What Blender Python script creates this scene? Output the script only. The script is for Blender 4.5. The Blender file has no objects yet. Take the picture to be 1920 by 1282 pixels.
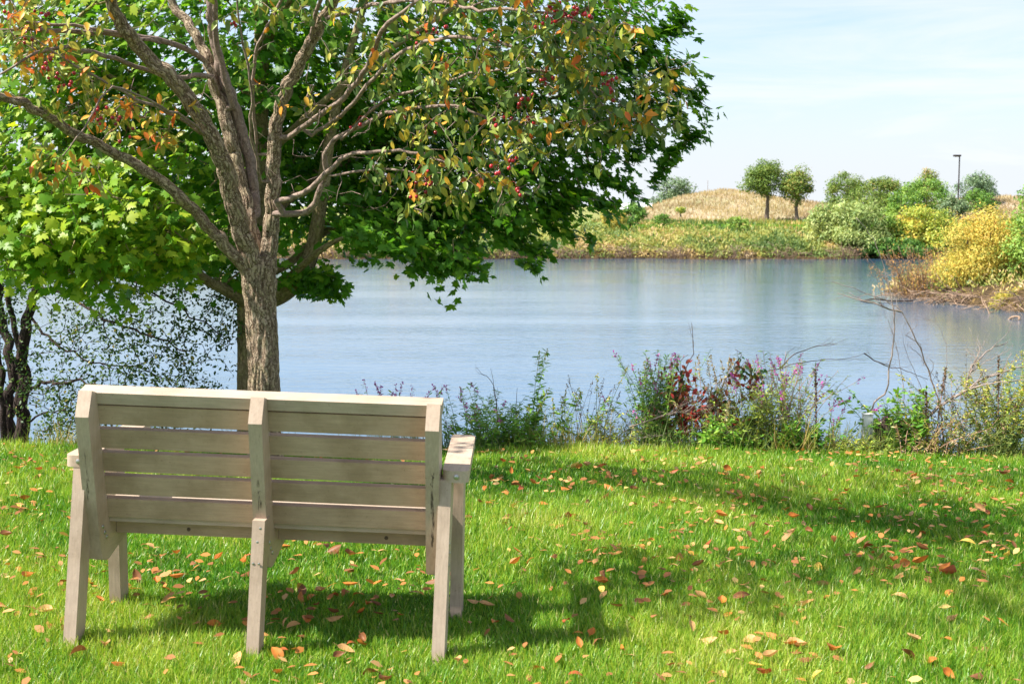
import bpy, bmesh, math, random
import numpy as np
from mathutils import Vector, Matrix
R = math.radians
rng = np.random.default_rng(7)
random.seed(7)
scene = bpy.context.scene
col = scene.collection

# ------------------------------------------------------------------ camera, world, sun, exposure
F = 2550.0; CH = 1.5; YH = 385.0
PITCH = math.atan((641 - YH) / F)
cam_d = bpy.data.cameras.new('camera'); cam = bpy.data.objects.new('camera', cam_d); col.objects.link(cam)
cam_d.sensor_width = 36.0; cam_d.lens = 36.0 * F / 1920.0
cam_d.clip_start = 0.05; cam_d.clip_end = 3000
cam_d.dof.use_dof = True; cam_d.dof.focus_distance = 7.0; cam_d.dof.aperture_fstop = 8.0
cam.location = (0, 0, CH); cam.rotation_euler = (R(90) - PITCH, 0, 0)
scene.camera = cam

SUN_AZ = math.atan2(-0.975, -0.22); SUN_EL = R(51)      # azimuth as atan2(x, y) of the direction to the sun
SUN = Vector((math.sin(SUN_AZ) * math.cos(SUN_EL), math.cos(SUN_AZ) * math.cos(SUN_EL), math.sin(SUN_EL)))
sd = bpy.data.lights.new('sun', 'SUN'); sd.energy = 5.0; sd.angle = R(0.53); sd.color = (1.0, 0.95, 0.86)
so = bpy.data.objects.new('sun', sd); col.objects.link(so); so.location = (-8, -6, 12)
so.rotation_euler = SUN.to_track_quat('Z', 'Y').to_euler()

world = bpy.data.worlds.new('World'); scene.world = world; world.use_nodes = True
nt = world.node_tree; N = nt.nodes; L = nt.links
bg = N['Background']; bg.inputs['Strength'].default_value = 0.09
sky = N.new('ShaderNodeTexSky'); sky.sky_type = 'NISHITA'; sky.sun_disc = False
sky.sun_elevation = SUN_EL; sky.sun_rotation = SUN_AZ; sky.air_density = 1.0; sky.dust_density = 1.2; sky.ozone_density = 1.6
tc = N.new('ShaderNodeTexCoord'); mp = N.new('ShaderNodeMapping'); mp.inputs['Scale'].default_value = (2.2, 2.2, 21.0)
mp.inputs['Rotation'].default_value = (0, R(-1.5), 0)
L.new(tc.outputs['Generated'], mp.inputs['Vector'])
nz = N.new('ShaderNodeTexNoise'); nz.inputs['Scale'].default_value = 1.0; nz.inputs['Detail'].default_value = 9; nz.inputs['Roughness'].default_value = 0.62; nz.inputs['Distortion'].default_value = 0.7
L.new(mp.outputs['Vector'], nz.inputs['Vector'])
cr = N.new('ShaderNodeValToRGB'); cr.color_ramp.elements[0].position = 0.42; cr.color_ramp.elements[1].position = 0.66
cr.color_ramp.elements[0].color = (0.30, 0.30, 0.30, 1); cr.color_ramp.elements[1].color = (1, 1, 1, 1)
L.new(nz.outputs['Fac'], cr.inputs['Fac'])
mx = N.new('ShaderNodeMix'); mx.data_type = 'RGBA'
tint = N.new('ShaderNodeMix'); tint.data_type = 'RGBA'; tint.blend_type = 'MULTIPLY'; tint.inputs[0].default_value = 1; tint.inputs[7].default_value = (0.88, 0.96, 1.08, 1)
L.new(sky.outputs['Color'], tint.inputs[6])
sx = N.new('ShaderNodeSeparateXYZ'); L.new(tc.outputs['Generated'], sx.inputs[0])
hz_ = N.new('ShaderNodeMapRange'); hz_.inputs[1].default_value = 0.0; hz_.inputs[2].default_value = 0.14; hz_.inputs[3].default_value = 0.92; hz_.inputs[4].default_value = 0.0; L.new(sx.outputs['Z'], hz_.inputs[0])
hm_ = N.new('ShaderNodeMath'); hm_.operation = 'MAXIMUM'; L.new(cr.outputs['Color'], hm_.inputs[0]); L.new(hz_.outputs[0], hm_.inputs[1])
L.new(hm_.outputs[0], mx.inputs[0]); L.new(tint.outputs[2], mx.inputs[6]); mx.inputs[7].default_value = (4.7, 4.95, 5.35, 1)
L.new(mx.outputs[2], bg.inputs['Color'])
scene.view_settings.view_transform = 'Standard'; scene.view_settings.look = 'None'
scene.view_settings.exposure = 1.20; scene.view_settings.gamma = 1.0
scene.render.engine = 'CYCLES'
scene.cycles.max_bounces = 8; scene.cycles.transparent_max_bounces = 6

# ------------------------------------------------------------------ helpers
def P(px, py, D):
    """world point at depth Y=D seen where the surveyed bearing (px,py) points"""
    dx = px - 960.0; dy = 641.0 - py
    c, s = math.cos(PITCH), math.sin(PITCH)
    y = dy * s + F * c; z = dy * c - F * s
    k = D / y
    return np.array([dx * k, D, CH + z * k])

def G(px, D, z=0.0):
    q = P(px, 600, D); q[2] = z; return q

def tag(o, label=None, cat=None, group=None, kind=None):
    if label: o['label'] = label
    if cat: o['category'] = cat
    if group: o['group'] = group
    if kind: o['kind'] = kind
    return o

def empty(name, loc, label, cat, group=None, rz=0.0):
    o = bpy.data.objects.new(name, None); col.objects.link(o)
    o.location = Vector(loc); o.rotation_euler = (0, 0, rz); o.empty_display_size = 0.2
    return tag(o, label, cat, group)

class MB:
    def __init__(s): s.V = []; s.Fc = []; s.A = []; s.UV = []; s.n = 0
    def add(s, V, faces, rnd=0.5, uv=None):
        """faces: list of int arrays (m,k)"""
        V = np.asarray(V, float).reshape(-1, 3)
        s.V.append(V)
        for f in faces: s.Fc.append(np.asarray(f, int) + s.n)
        a = np.full(len(V), rnd) if np.isscalar(rnd) else np.asarray(rnd, float)
        s.A.append(a)
        s.UV.append(V.copy() if uv is None else np.asarray(uv, float))
        s.n += len(V)
    def scatter(s, T, TF, pos, X, Y, Z, scale, rnd):
        """copies of template T (k,3) with axes X,Y,Z (n,3)"""
        n = len(pos)
        if n == 0: return
        scale = np.broadcast_to(np.asarray(scale, float), (n,))
        V = (T[None, :, 0, None] * X[:, None, :] + T[None, :, 1, None] * Y[:, None, :] + T[None, :, 2, None] * Z[:, None, :]) * scale[:, None, None] + pos[:, None, :]
        k = len(T)
        fs = [(np.asarray(f)[None] + (np.arange(n) * k)[:, None, None]).reshape(-1, np.asarray(f).shape[1]) for f in TF]
        s.add(V.reshape(-1, 3), fs, np.repeat(rnd, k), np.tile(T, (n, 1)))
    def build(s, name, mat, parent=None, smooth=True, loc=None):
        me = bpy.data.meshes.new(name)
        if s.n:
            V = np.concatenate(s.V); A = np.concatenate(s.A); UV = np.concatenate(s.UV)
            if parent is not None and loc is None:
                loc = parent.matrix_basis.inverted()
                if parent.parent is not None: loc = (parent.parent.matrix_basis @ parent.matrix_basis).inverted()
                M = np.array(loc); V = V @ M[:3, :3].T + M[:3, 3]
            loops = np.concatenate([f.ravel() for f in s.Fc])
            tot = np.concatenate([np.full(len(f), f.shape[1]) for f in s.Fc])
            st = np.concatenate([[0], np.cumsum(tot)[:-1]])
            me.vertices.add(len(V)); me.vertices.foreach_set('co', V.ravel().astype(np.float32))
            me.loops.add(len(loops)); me.loops.foreach_set('vertex_index', loops.astype(np.int32))
            me.polygons.add(len(tot)); me.polygons.foreach_set('loop_start', st.astype(np.int32))
            me.polygons.foreach_set('loop_total', tot.astype(np.int32))
            if smooth: me.polygons.foreach_set('use_smooth', np.ones(len(tot), bool))
            a = me.attributes.new('rnd', 'FLOAT', 'POINT'); a.data.foreach_set('value', A.astype(np.float32))
            a = me.attributes.new('tuv', 'FLOAT_VECTOR', 'POINT'); a.data.foreach_set('vector', UV.ravel().astype(np.float32))
            me.update(calc_edges=True); me.validate()
        me.materials.append(mat)
        o = bpy.data.objects.new(name, me); col.objects.link(o)
        if parent is not None: o.parent = parent
        return o

def norm(v): return v / (np.linalg.norm(v, axis=-1, keepdims=True) + 1e-9)

def vnoise(p):
    p = np.asarray(p, float); i = np.floor(p).astype(np.int64); f = p - i; f = f * f * (3 - 2 * f)
    def h(a, b, c):
        n_ = (a * 73856093) ^ (b * 19349663) ^ (c * 83492791); n_ = (n_ ^ (n_ >> 13)) * 1274126177 & 0x7fffffff
        return ((n_ ^ (n_ >> 15)) & 0xffff) / 65535.0
    r = 0
    for dx in (0, 1):
        for dy in (0, 1):
            for dz in (0, 1):
                r = r + h(i[..., 0] + dx, i[..., 1] + dy, i[..., 2] + dz) * np.abs(1 - dx - f[..., 0]) * np.abs(1 - dy - f[..., 1]) * np.abs(1 - dz - f[..., 2])
    return r
def tube(mb, pts, rad, sides=5, rnd=0.5, rough=0.0, cap=True, seed=0):
    pts = np.asarray(pts, float); n = len(pts); rad = np.broadcast_to(np.asarray(rad, float), (n,))
    if n < 2: return
    t = np.gradient(pts, axis=0); t = norm(t)
    ref = np.array([0.0, 0, 1]) if abs(t[0, 2]) < 0.9 else np.array([0.0, 1, 0])
    u = norm(np.cross(ref, t[0])); U = [u]
    for i in range(1, n):
        u = u - t[i] * np.dot(u, t[i]); u = u / (np.linalg.norm(u) + 1e-9); U.append(u)
    U = np.array(U); W = np.cross(t, U)
    th = np.linspace(0, 2 * math.pi, sides, endpoint=False)
    s_ = np.concatenate([[0], np.cumsum(np.linalg.norm(np.diff(pts, axis=0), axis=1))])
    rr = rad[:, None] * np.ones(sides)[None]
    if rough > 0:
        ph = seed * 1.7
        T_, S_ = np.meshgrid(th, s_)
        R_ = rad[:, None]
        q1 = np.stack([np.cos(T_) * R_ * 55, np.sin(T_) * R_ * 55, S_ * 9 + ph], -1); q2 = np.stack([np.cos(T_) * R_ * 110, np.sin(T_) * R_ * 110, S_ * 26 + ph], -1)
        q3 = np.stack([np.cos(T_) * 1.4, np.sin(T_) * 1.4, S_ * 5 + ph], -1)
        m = 2.4 * (np.minimum(np.abs(vnoise(q1) - 0.5) * 3.2, 0.75) - 0.5) + 0.9 * (vnoise(q2) - 0.5) + 1.2 * (vnoise(q3) - 0.5)
        rr = rr * (1 + rough * m)
    V = pts[:, None] + (np.cos(th)[None, :, None] * U[:, None] + np.sin(th)[None, :, None] * W[:, None]) * rr[:, :, None]
    i = np.arange(n - 1)[:, None] * sides; j = np.arange(sides)[None]; j2 = (j + 1) % sides
    q = np.stack([i + j, i + j2, i + sides + j2, i + sides + j], -1).reshape(-1, 4)
    uv = np.stack([np.cos(th)[None] * rr, np.sin(th)[None] * rr, s_[:, None] * np.ones(sides)[None] + seed * 3.7], -1).reshape(-1, 3)
    fs = [q]
    if cap and sides <= 8: fs.append(((n - 1) * sides + np.arange(sides))[None])
    mb.add(V.reshape(-1, 3), fs, rnd, uv)

def spline(pts, step):
    """Catmull-Rom resample of (n,k) points"""
    pts = np.asarray(pts, float); out = []
    Q = np.vstack([2 * pts[0] - pts[1], pts, 2 * pts[-1] - pts[-2]])
    for i in range(1, len(Q) - 2):
        a, b, c, d = Q[i - 1], Q[i], Q[i + 1], Q[i + 2]
        m = max(2, int(np.linalg.norm((c - b)[:3]) / step) + 1)
        for t in np.linspace(0, 1, m, endpoint=False):
            out.append(0.5 * ((2 * b) + (-a + c) * t + (2 * a - 5 * b + 4 * c - d) * t * t + (-a + 3 * b - 3 * c + d) * t ** 3))
    out.append(pts[-1]); return np.array(out)

# ------------------------------------------------------------------ materials
def newmat(name):
    m = bpy.data.materials.new(name); m.use_nodes = True
    return m, m.node_tree.nodes, m.node_tree.links, m.node_tree.nodes['Principled BSDF']
def attr(nodes, name):
    a = nodes.new('ShaderNodeAttribute'); a.attribute_name = name; return a
def ramp(nodes, stops, interp='LINEAR'):
    r = nodes.new('ShaderNodeValToRGB'); e = r.color_ramp.elements; r.color_ramp.interpolation = interp
    while len(e) < len(stops): e.new(0.5)
    for i, (p, c) in enumerate(stops): e[i].position = p; e[i].color = (*c, 1)
    return r
def noise(nodes, links, vec, scale, detail=4, rough=0.55):
    n = nodes.new('ShaderNodeTexNoise'); n.inputs['Scale'].default_value = scale; n.inputs['Detail'].default_value = detail; n.inputs['Roughness'].default_value = rough
    if vec is not None: links.new(vec, n.inputs['Vector'])
    return n
def leafmat(name, stops, trans=0.35, rough=0.5, spec=0.25, tmul=(1.3, 1.25, 0.6)):
    m, n, l, b = newmat(name)
    a = attr(n, 'rnd'); r = ramp(n, stops); l.new(a.outputs['Fac'], r.inputs['Fac'])
    g = n.new('ShaderNodeNewGeometry'); nz = noise(n, l, g.outputs['Position'], 9.0, 2)
    hv = n.new('ShaderNodeHueSaturation'); l.new(r.outputs['Color'], hv.inputs['Color'])
    mr = n.new('ShaderNodeMapRange'); mr.inputs[3].default_value = 0.75; mr.inputs[4].default_value = 1.25
    l.new(nz.outputs['Fac'], mr.inputs[0]); l.new(mr.outputs[0], hv.inputs['Value'])
    l.new(hv.outputs['Color'], b.inputs['Base Color'])
    b.inputs['Roughness'].default_value = rough; b.inputs['Specular IOR Level'].default_value = spec
    t = n.new('ShaderNodeBsdfTranslucent'); tm = n.new('ShaderNodeMix'); tm.data_type = 'RGBA'; tm.blend_type = 'MULTIPLY'; tm.inputs[0].default_value = 1
    l.new(hv.outputs['Color'], tm.inputs[6]); tm.inputs[7].default_value = (*tmul, 1); l.new(tm.outputs[2], t.inputs['Color'])
    ms = n.new('ShaderNodeMixShader'); ms.inputs[0].default_value = trans
    l.new(b.outputs[0], ms.inputs[1]); l.new(t.outputs[0], ms.inputs[2]); l.new(ms.outputs[0], n['Material Output'].inputs['Surface'])
    return m
def barkmat(name, c1, c2, c3, sc=40, bump=0.6, stretch=0.14, moss=None):
    m, n, l, b = newmat(name)
    a = attr(n, 'tuv'); mp = n.new('ShaderNodeMapping'); mp.inputs['Scale'].default_value = (1, 1, stretch); l.new(a.outputs['Vector'], mp.inputs['Vector'])
    nd = noise(n, l, a.outputs['Vector'], 22, 3, 0.6)
    ad = n.new('ShaderNodeMix'); ad.data_type = 'RGBA'; ad.blend_type = 'ADD'; ad.inputs[0].default_value = 0.07; l.new(mp.outputs[0], ad.inputs[6]); l.new(nd.outputs['Color'], ad.inputs[7])
    v = n.new('ShaderNodeTexVoronoi'); v.feature = 'DISTANCE_TO_EDGE'; v.inputs['Scale'].default_value = sc * 1.1; l.new(ad.outputs[2], v.inputs['Vector'])
    n1 = noise(n, l, ad.outputs[2], sc * 2.2, 8, 0.75); n2 = noise(n, l, a.outputs['Vector'], 16, 6, 0.7)
    r1 = ramp(n, [(0.36, c1), (0.47, c2), (0.62, c3)]); l.new(n1.outputs['Fac'], r1.inputs['Fac'])
    mx = n.new('ShaderNodeMix'); mx.data_type = 'RGBA'; l.new(r1.outputs[0], mx.inputs[6])
    mx.inputs[7].default_value = (*(moss or [x * 1.25 for x in c2]), 1)
    r2 = ramp(n, [(0.48, (0, 0, 0)), (0.58, (0.7,) * 3)]); l.new(n2.outputs['Fac'], r2.inputs['Fac']); l.new(r2.outputs[0], mx.inputs[0])
    ck = ramp(n, [(0.0, (0.45, 0.40, 0.36)), (0.16, (1, 1, 1))]); l.new(v.outputs['Distance'], ck.inputs['Fac'])
    mc = n.new('ShaderNodeMix'); mc.data_type = 'RGBA'; mc.blend_type = 'MULTIPLY'; mc.inputs[0].default_value = min(1, bump * 1.1); l.new(mx.outputs[2], mc.inputs[6]); l.new(ck.outputs[0], mc.inputs[7])
    l.new(mc.outputs[2], b.inputs['Base Color']); b.inputs['Roughness'].default_value = 0.9; b.inputs['Specular IOR Level'].default_value = 0.15
    sm = n.new('ShaderNodeMath'); sm.operation = 'MULTIPLY_ADD'; sm.inputs[1].default_value = 0.5; l.new(n1.outputs['Fac'], sm.inputs[0])
    mn = n.new('ShaderNodeMath'); mn.operation = 'MINIMUM'; mn.inputs[1].default_value = 0.14; l.new(v.outputs['Distance'], mn.inputs[0])
    m3 = n.new('ShaderNodeMath'); m3.operation = 'MULTIPLY'; m3.inputs[1].default_value = 4.0; l.new(mn.outputs[0], m3.inputs[0]); l.new(m3.outputs[0], sm.inputs[2])
    bp = n.new('ShaderNodeBump'); bp.inputs['Strength'].default_value = min(1, bump); bp.inputs['Distance'].default_value = 0.012
    l.new(sm.outputs[0], bp.inputs['Height']); l.new(bp.outputs[0], b.inputs['Normal'])
    return m
def plainmat(name, c, rough=0.6, metal=0.0, var=0.15, sc=20):
    m, n, l, b = newmat(name)
    g = n.new('ShaderNodeTexCoord'); nz = noise(n, l, g.outputs['Object'], sc, 4)
    r = ramp(n, [(0.3, [x * (1 - var) for x in c]), (0.7, [min(1, x * (1 + var)) for x in c])]); l.new(nz.outputs['Fac'], r.inputs['Fac'])
    l.new(r.outputs[0], b.inputs['Base Color']); b.inputs['Roughness'].default_value = rough; b.inputs['Metallic'].default_value = metal
    return m

M = {}
M['maple_leaf'] = leafmat('maple_leaf', [(0, (0.04, 0.15, 0.012)), (0.5, (0.10, 0.26, 0.018)), (0.85, (0.22, 0.38, 0.025)), (1, (0.38, 0.48, 0.04))], trans=0.5, rough=0.42)
M['crab_leaf'] = leafmat('crabapple_leaf', [(0, (0.078, 0.156, 0.039)), (0.35, (0.156, 0.234, 0.052)), (0.6, (0.312, 0.351, 0.052)), (0.78, (0.546, 0.429, 0.052)), (0.9, (0.780, 0.325, 0.039)), (1, (0.715, 0.169, 0.039))], trans=0.30, rough=0.42, tmul=(0.800, 0.800, 0.800))
M['grass'] = leafmat('grass_blade', [(0, (0.05, 0.18, 0.012)), (0.3, (0.12, 0.29, 0.02)), (0.65, (0.32, 0.45, 0.045)), (0.9, (0.50, 0.53, 0.10)), (1, (0.62, 0.53, 0.28))], trans=0.38, rough=0.38, spec=0.4)
M['weed'] = leafmat('weed_leaf', [(0, (0.08, 0.22, 0.03)), (0.4, (0.17, 0.38, 0.05)), (0.75, (0.34, 0.50, 0.08)), (1, (0.55, 0.52, 0.14))], trans=0.35)
M['yellow'] = leafmat('yellow_leaf', [(0, (0.20, 0.25, 0.05)), (0.3, (0.48, 0.43, 0.08)), (0.65, (0.70, 0.54, 0.12)), (0.88, (0.74, 0.46, 0.08)), (1, (0.62, 0.30, 0.06))], trans=0.35, tmul=(1.1, 1.05, 0.7))
M['waterside'] = leafmat('waterside_tree_leaf', [(0, (0.03, 0.075, 0.018)), (0.5, (0.07, 0.14, 0.03)), (0.85, (0.17, 0.22, 0.05)), (1, (0.36, 0.28, 0.07))], trans=0.3)
M['yellowgreen'] = leafmat('yellow_green_leaf', [(0, (0.18, 0.28, 0.05)), (0.5, (0.38, 0.45, 0.07)), (0.8, (0.58, 0.50, 0.09)), (1, (0.68, 0.40, 0.07))], trans=0.3)
M['willow'] = leafmat('willow_leaf', [(0, (0.135, 0.230, 0.081)), (0.5, (0.284, 0.378, 0.121)), (1, (0.513, 0.540, 0.203))], trans=0.3)  # willow, green and bluegreen brightened: distance haze put into the leaf colour
M['green'] = leafmat('green_bush_leaf', [(0, (0.062, 0.154, 0.031)), (0.5, (0.139, 0.277, 0.046)), (1, (0.308, 0.431, 0.077))], trans=0.3)
M['linden'] = leafmat('linden_leaf', [(0, (0.07, 0.13, 0.025)), (0.5, (0.15, 0.235, 0.045)), (0.85, (0.27, 0.32, 0.07)), (1, (0.42, 0.29, 0.10))], trans=0.3)
M['bluegreen'] = leafmat('blue_green_leaf', [(0, (0.080, 0.144, 0.080)), (0.5, (0.144, 0.224, 0.112)), (1, (0.272, 0.352, 0.192))], trans=0.2)
M['rust'] = leafmat('rust_stalk', [(0, (0.34, 0.27, 0.18)), (0.5, (0.45, 0.345, 0.22)), (0.8, (0.50, 0.41, 0.25)), (1, (0.54, 0.48, 0.30))], trans=0.35)
M['shoreweed'] = leafmat('shore_weed_leaf', [(0, (0.062, 0.125, 0.031)), (0.35, (0.163, 0.225, 0.050)), (0.6, (0.338, 0.338, 0.075)), (0.8, (0.475, 0.325, 0.125)), (1, (0.550, 0.413, 0.237))], trans=0.25)
M['orange'] = leafmat('orange_twig_leaf', [(0, (0.36, 0.21, 0.12)), (0.5, (0.55, 0.30, 0.09)), (1, (0.68, 0.38, 0.07))], trans=0.3, tmul=(1.1, 1.0, 0.8))
M['creeper'] = leafmat('creeper_leaf', [(0, (0.060, 0.144, 0.036)), (0.3, (0.192, 0.096, 0.048)), (0.6, (0.408, 0.042, 0.036)), (1, (0.600, 0.072, 0.048))], trans=0.35, tmul=(0.800, 0.800, 0.800))
M['purple'] = leafmat('purple_flower', [(0, (0.42, 0.07, 0.38)), (1, (0.80, 0.18, 0.58))], trans=0.3, tmul=(1.1, 1.0, 1.1))
M['goldenrod'] = leafmat('goldenrod_flower', [(0, (0.30, 0.27, 0.06)), (1, (0.56, 0.47, 0.10))], trans=0.2)
M['seed'] = leafmat('seed_head', [(0, (0.09, 0.05, 0.03)), (1, (0.24, 0.15, 0.08))], trans=0.1)
M['fallen'] = {}
for k, c in {'orange': (0.50, 0.17, 0.035), 'tan': (0.52, 0.29, 0.12), 'brown': (0.22, 0.09, 0.035), 'red': (0.36, 0.09, 0.03), 'yellow': (0.64, 0.42, 0.08)}.items():
    M['fallen'][k] = leafmat('fallen_leaf_' + k, [(0, [x * 0.6 for x in c]), (0.5, c), (1, [min(1, x * 1.3) for x in c])], trans=0.22, rough=0.5, tmul=(1.1, 1.0, 0.8))
M['bark_crab'] = barkmat('crabapple_bark', (0.09, 0.06, 0.04), (0.31, 0.225, 0.16), (0.56, 0.45, 0.34), sc=40, bump=0.9, stretch=0.13, moss=(0.33, 0.27, 0.17))
M['bark_limb'] = barkmat('crabapple_limb_bark', (0.10, 0.07, 0.055), (0.24, 0.175, 0.14), (0.38, 0.29, 0.24), sc=26, bump=0.35, stretch=0.6, moss=(0.23, 0.17, 0.15))
M['bark_maple'] = barkmat('maple_bark', (0.08, 0.06, 0.035), (0.24, 0.18, 0.10), (0.38, 0.30, 0.18), sc=26, bump=0.5, moss=(0.24, 0.21, 0.09))
M['bark_dark'] = barkmat('dark_bark', (0.015, 0.011, 0.01), (0.045, 0.032, 0.028), (0.085, 0.06, 0.05), sc=30)
M['bark_far'] = barkmat('grey_brown_bark', (0.07, 0.055, 0.045), (0.16, 0.125, 0.10), (0.24, 0.19, 0.15), sc=10)
M['twig_dead'] = barkmat('dead_twig', (0.12, 0.085, 0.07), (0.27, 0.21, 0.18), (0.42, 0.35, 0.30), sc=40, bump=0.2)
M['twig_dark'] = barkmat('dark_twig', (0.05, 0.03, 0.025), (0.11, 0.075, 0.06), (0.2, 0.14, 0.11), sc=40, bump=0.2)
M['stem'] = plainmat('green_stem', (0.20, 0.25, 0.08), 0.6)
M['redstem'] = plainmat('reddish_stem', (0.38, 0.21, 0.15), 0.7)
M['root'] = barkmat('bleached_root', (0.10, 0.06, 0.04), (0.25, 0.165, 0.11), (0.44, 0.33, 0.24), sc=20, bump=0.3)

M['litter'] = leafmat('leaf_litter', [(0, (0.20, 0.08, 0.03)), (0.35, (0.40, 0.17, 0.06)), (0.65, (0.52, 0.21, 0.05)), (0.9, (0.54, 0.32, 0.14)), (1, (0.62, 0.44, 0.14))], trans=0.2)
def berrymat():
    m, n, l, b = newmat('berry_red')
    a = attr(n, 'rnd'); r = ramp(n, [(0, (0.18, 0.006, 0.01)), (1, (0.52, 0.02, 0.03))]); l.new(a.outputs['Fac'], r.inputs['Fac'])
    l.new(r.outputs[0], b.inputs['Base Color']); b.inputs['Roughness'].default_value = 0.22; return m
M['berry'] = berrymat()

def benchmat(name, c, dirt=0.5, grain=(1, 14, 14)):
    m, n, l, b = newmat(name)
    t = n.new('ShaderNodeTexCoord')
    mp = n.new('ShaderNodeMapping'); mp.inputs['Scale'].default_value = grain; l.new(t.outputs['Object'], mp.inputs[0])
    g1 = noise(n, l, mp.outputs[0], 9, 6, 0.7)                      # long extrusion grain
    g2 = noise(n, l, t.outputs['Object'], 5, 5, 0.6)                 # soft weathering
    g3 = noise(n, l, t.outputs['Object'], 160, 3, 0.6)               # fine speckle
    r1 = ramp(n, [(0.25, [x * 0.78 for x in c]), (0.7, [min(1, x * 1.08) for x in c])]); l.new(g1.outputs['Fac'], r1.inputs['Fac'])
    mx = n.new('ShaderNodeMix'); mx.data_type = 'RGBA'; mx.blend_type = 'MULTIPLY'
    r2 = ramp(n, [(0.36, (0.66, 0.62, 0.56)), (0.50, (0.90, 0.88, 0.86)), (0.62, (1, 1, 1))]); l.new(g2.outputs['Fac'], r2.inputs['Fac'])
    mx.inputs[0].default_value = dirt; l.new(r1.outputs[0], mx.inputs[6]); l.new(r2.outputs[0], mx.inputs[7])
    m2 = n.new('ShaderNodeMix'); m2.data_type = 'RGBA'; m2.blend_type = 'MULTIPLY'; m2.inputs[0].default_value = 0.8
    r3 = ramp(n, [(0.26, (0.55, 0.5, 0.45)), (0.36, (1, 1, 1))]); l.new(g3.outputs['Fac'], r3.inputs['Fac'])
    l.new(mx.outputs[2], m2.inputs[6]); l.new(r3.outputs[0], m2.inputs[7]); l.new(m2.outputs[2], b.inputs['Base Color'])
    b.inputs['Roughness'].default_value = 0.5; b.inputs['Specular IOR Level'].default_value = 0.35
    bp = n.new('ShaderNodeBump'); bp.inputs['Strength'].default_value = 0.12; bp.inputs['Distance'].default_value = 0.004
    l.new(g1.outputs['Fac'], bp.inputs['Height']); l.new(bp.outputs[0], b.inputs['Normal'])
    return m
M['bench'] = benchmat('taupe_plastic_lumber', (0.48, 0.375, 0.29))
M['slat'] = benchmat('taupe_plastic_slat', (0.47, 0.34, 0.245), 0.75)  # same lumber; shade on the unlit slat backs put into a deeper tint
M['bench_v'] = benchmat('taupe_plastic_upright', (0.50, 0.385, 0.295), 0.65, (14, 14, 1)); M['bench_y'] = benchmat('taupe_plastic_arm', (0.50, 0.385, 0.295), 0.5, (14, 1, 14))
M['bolt'] = plainmat('galvanised_bolt', (0.42, 0.41, 0.38), 0.35, 0.8)
M['crack'] = plainmat('dark_weathered_crack', (0.10, 0.07, 0.05), 0.9)

# ------------------------------------------------------------------ terrain
def _unused(): pass
def sstep(a, b, x):
    t = np.clip((x - a) / (b - a), 0, 1); return t * t * (3 - 2 * t)
def land_d(x, y):
    """signed distance-like value to the far shoreline, positive on land"""
    ys = 76.5 + 0.7 * np.sin(x * 0.35) + 0.5 * np.sin(x * 0.9 + 1)
    ys = ys + np.where(x < -20, (-20 - x) * 0.12, 0)
    far = y - ys
    yn = np.interp(x, [12.6, 13.0, 14.0, 14.5, 16, 22, 40, 100], [50, 46.8, 40.5, 38.2, 35, 31, 28, 25]) + 0.25 * np.sin(x * 3)
    yb = np.interp(x, [12.6, 13.0, 17, 22, 26, 30, 100], [50, 47.5, 54, 64, 74, 80, 90])
    pen = np.minimum(np.minimum(y - yn, yb - y), (x - 12.9) * 1.0)
    return np.maximum(far, pen)
def height(x, y):
    x = np.asarray(x, float); y = np.asarray(y, float)
    d = land_d(x, y)
    zf = np.interp(d, [-3, 0, 1.0, 3, 16, 60], [-2.4, -1.5, -1.05, -0.8, -0.05, 0.35])
    e = 8.55 + 0.06 * np.sin(x * 1.3) + 0.05 * np.sin(x * 2.9 + 1)
    zn = np.interp(y - e, [-1.2, 0, 2.6, 4.2], [0.0, -0.07, -1.5, -2.4])
    zn = zn + (0.010 * np.sin(x * 2.1 + y * 1.3) - 0.012 * np.clip(x, -6, 6)) * (1 - sstep(8.6, 9.6, y))
    z = np.where(y < 25, zn, zf)
    return z
def axis(segs):
    out = []
    for a, b, s in segs: out += list(np.arange(a, b, s))
    out.append(segs[-1][1]); return np.array(out)
gx = axis([(-900, -200, 60), (-200, -60, 10), (-60, -12, 1.5), (-12, 12, 0.3), (12, 36, 0.5), (36, 60, 1.5), (60, 200, 10), (200, 900, 60)])
gy = axis([(-30, 2, 2), (2, 14, 0.2), (14, 28, 1), (28, 60, 0.6), (60, 100, 0.5), (100, 200, 5), (200, 1800, 80)])
X, Y = np.meshgrid(gx, gy); Zh = height(X, Y)
nx, ny = len(gx), len(gy)
q = (np.arange(ny - 1)[:, None] * nx + np.arange(nx - 1)[None])
q = np.stack([q, q + 1, q + nx + 1, q + nx], -1).reshape(-1, 4)
zone = np.where(Y < 25, np.where(Zh > -0.3, 0.0, 0.5), 1.0)
gm, n, l, b = newmat('ground')
a = attr(n, 'rnd'); g = n.new('ShaderNodeNewGeometry'); n1 = noise(n, l, g.outputs['Position'], 2.2, 6, 0.65); n2 = noise(n, l, g.outputs['Position'], 0.25, 5, 0.6); n3 = noise(n, l, g.outputs['Position'], 45, 3)
lawn = ramp(n, [(0.3, (0.035, 0.085, 0.01)), (0.6, (0.06, 0.13, 0.015)), (0.8, (0.10, 0.12, 0.035))]); l.new(n3.outputs['Fac'], lawn.inputs['Fac'])
fld = ramp(n, [(0.3, (0.12, 0.16, 0.04)), (0.5, (0.19, 0.21, 0.06)), (0.7, (0.30, 0.24, 0.12))]); l.new(n2.outputs['Fac'], fld.inputs['Fac'])
soil = ramp(n, [(0.3, (0.035, 0.025, 0.015)), (0.6, (0.09, 0.06, 0.03)), (0.72, (0.30, 0.20, 0.05))]); l.new(n1.outputs['Fac'], soil.inputs['Fac'])  # bare soil and leaf litter; bank shadow also put into the dark tones
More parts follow.
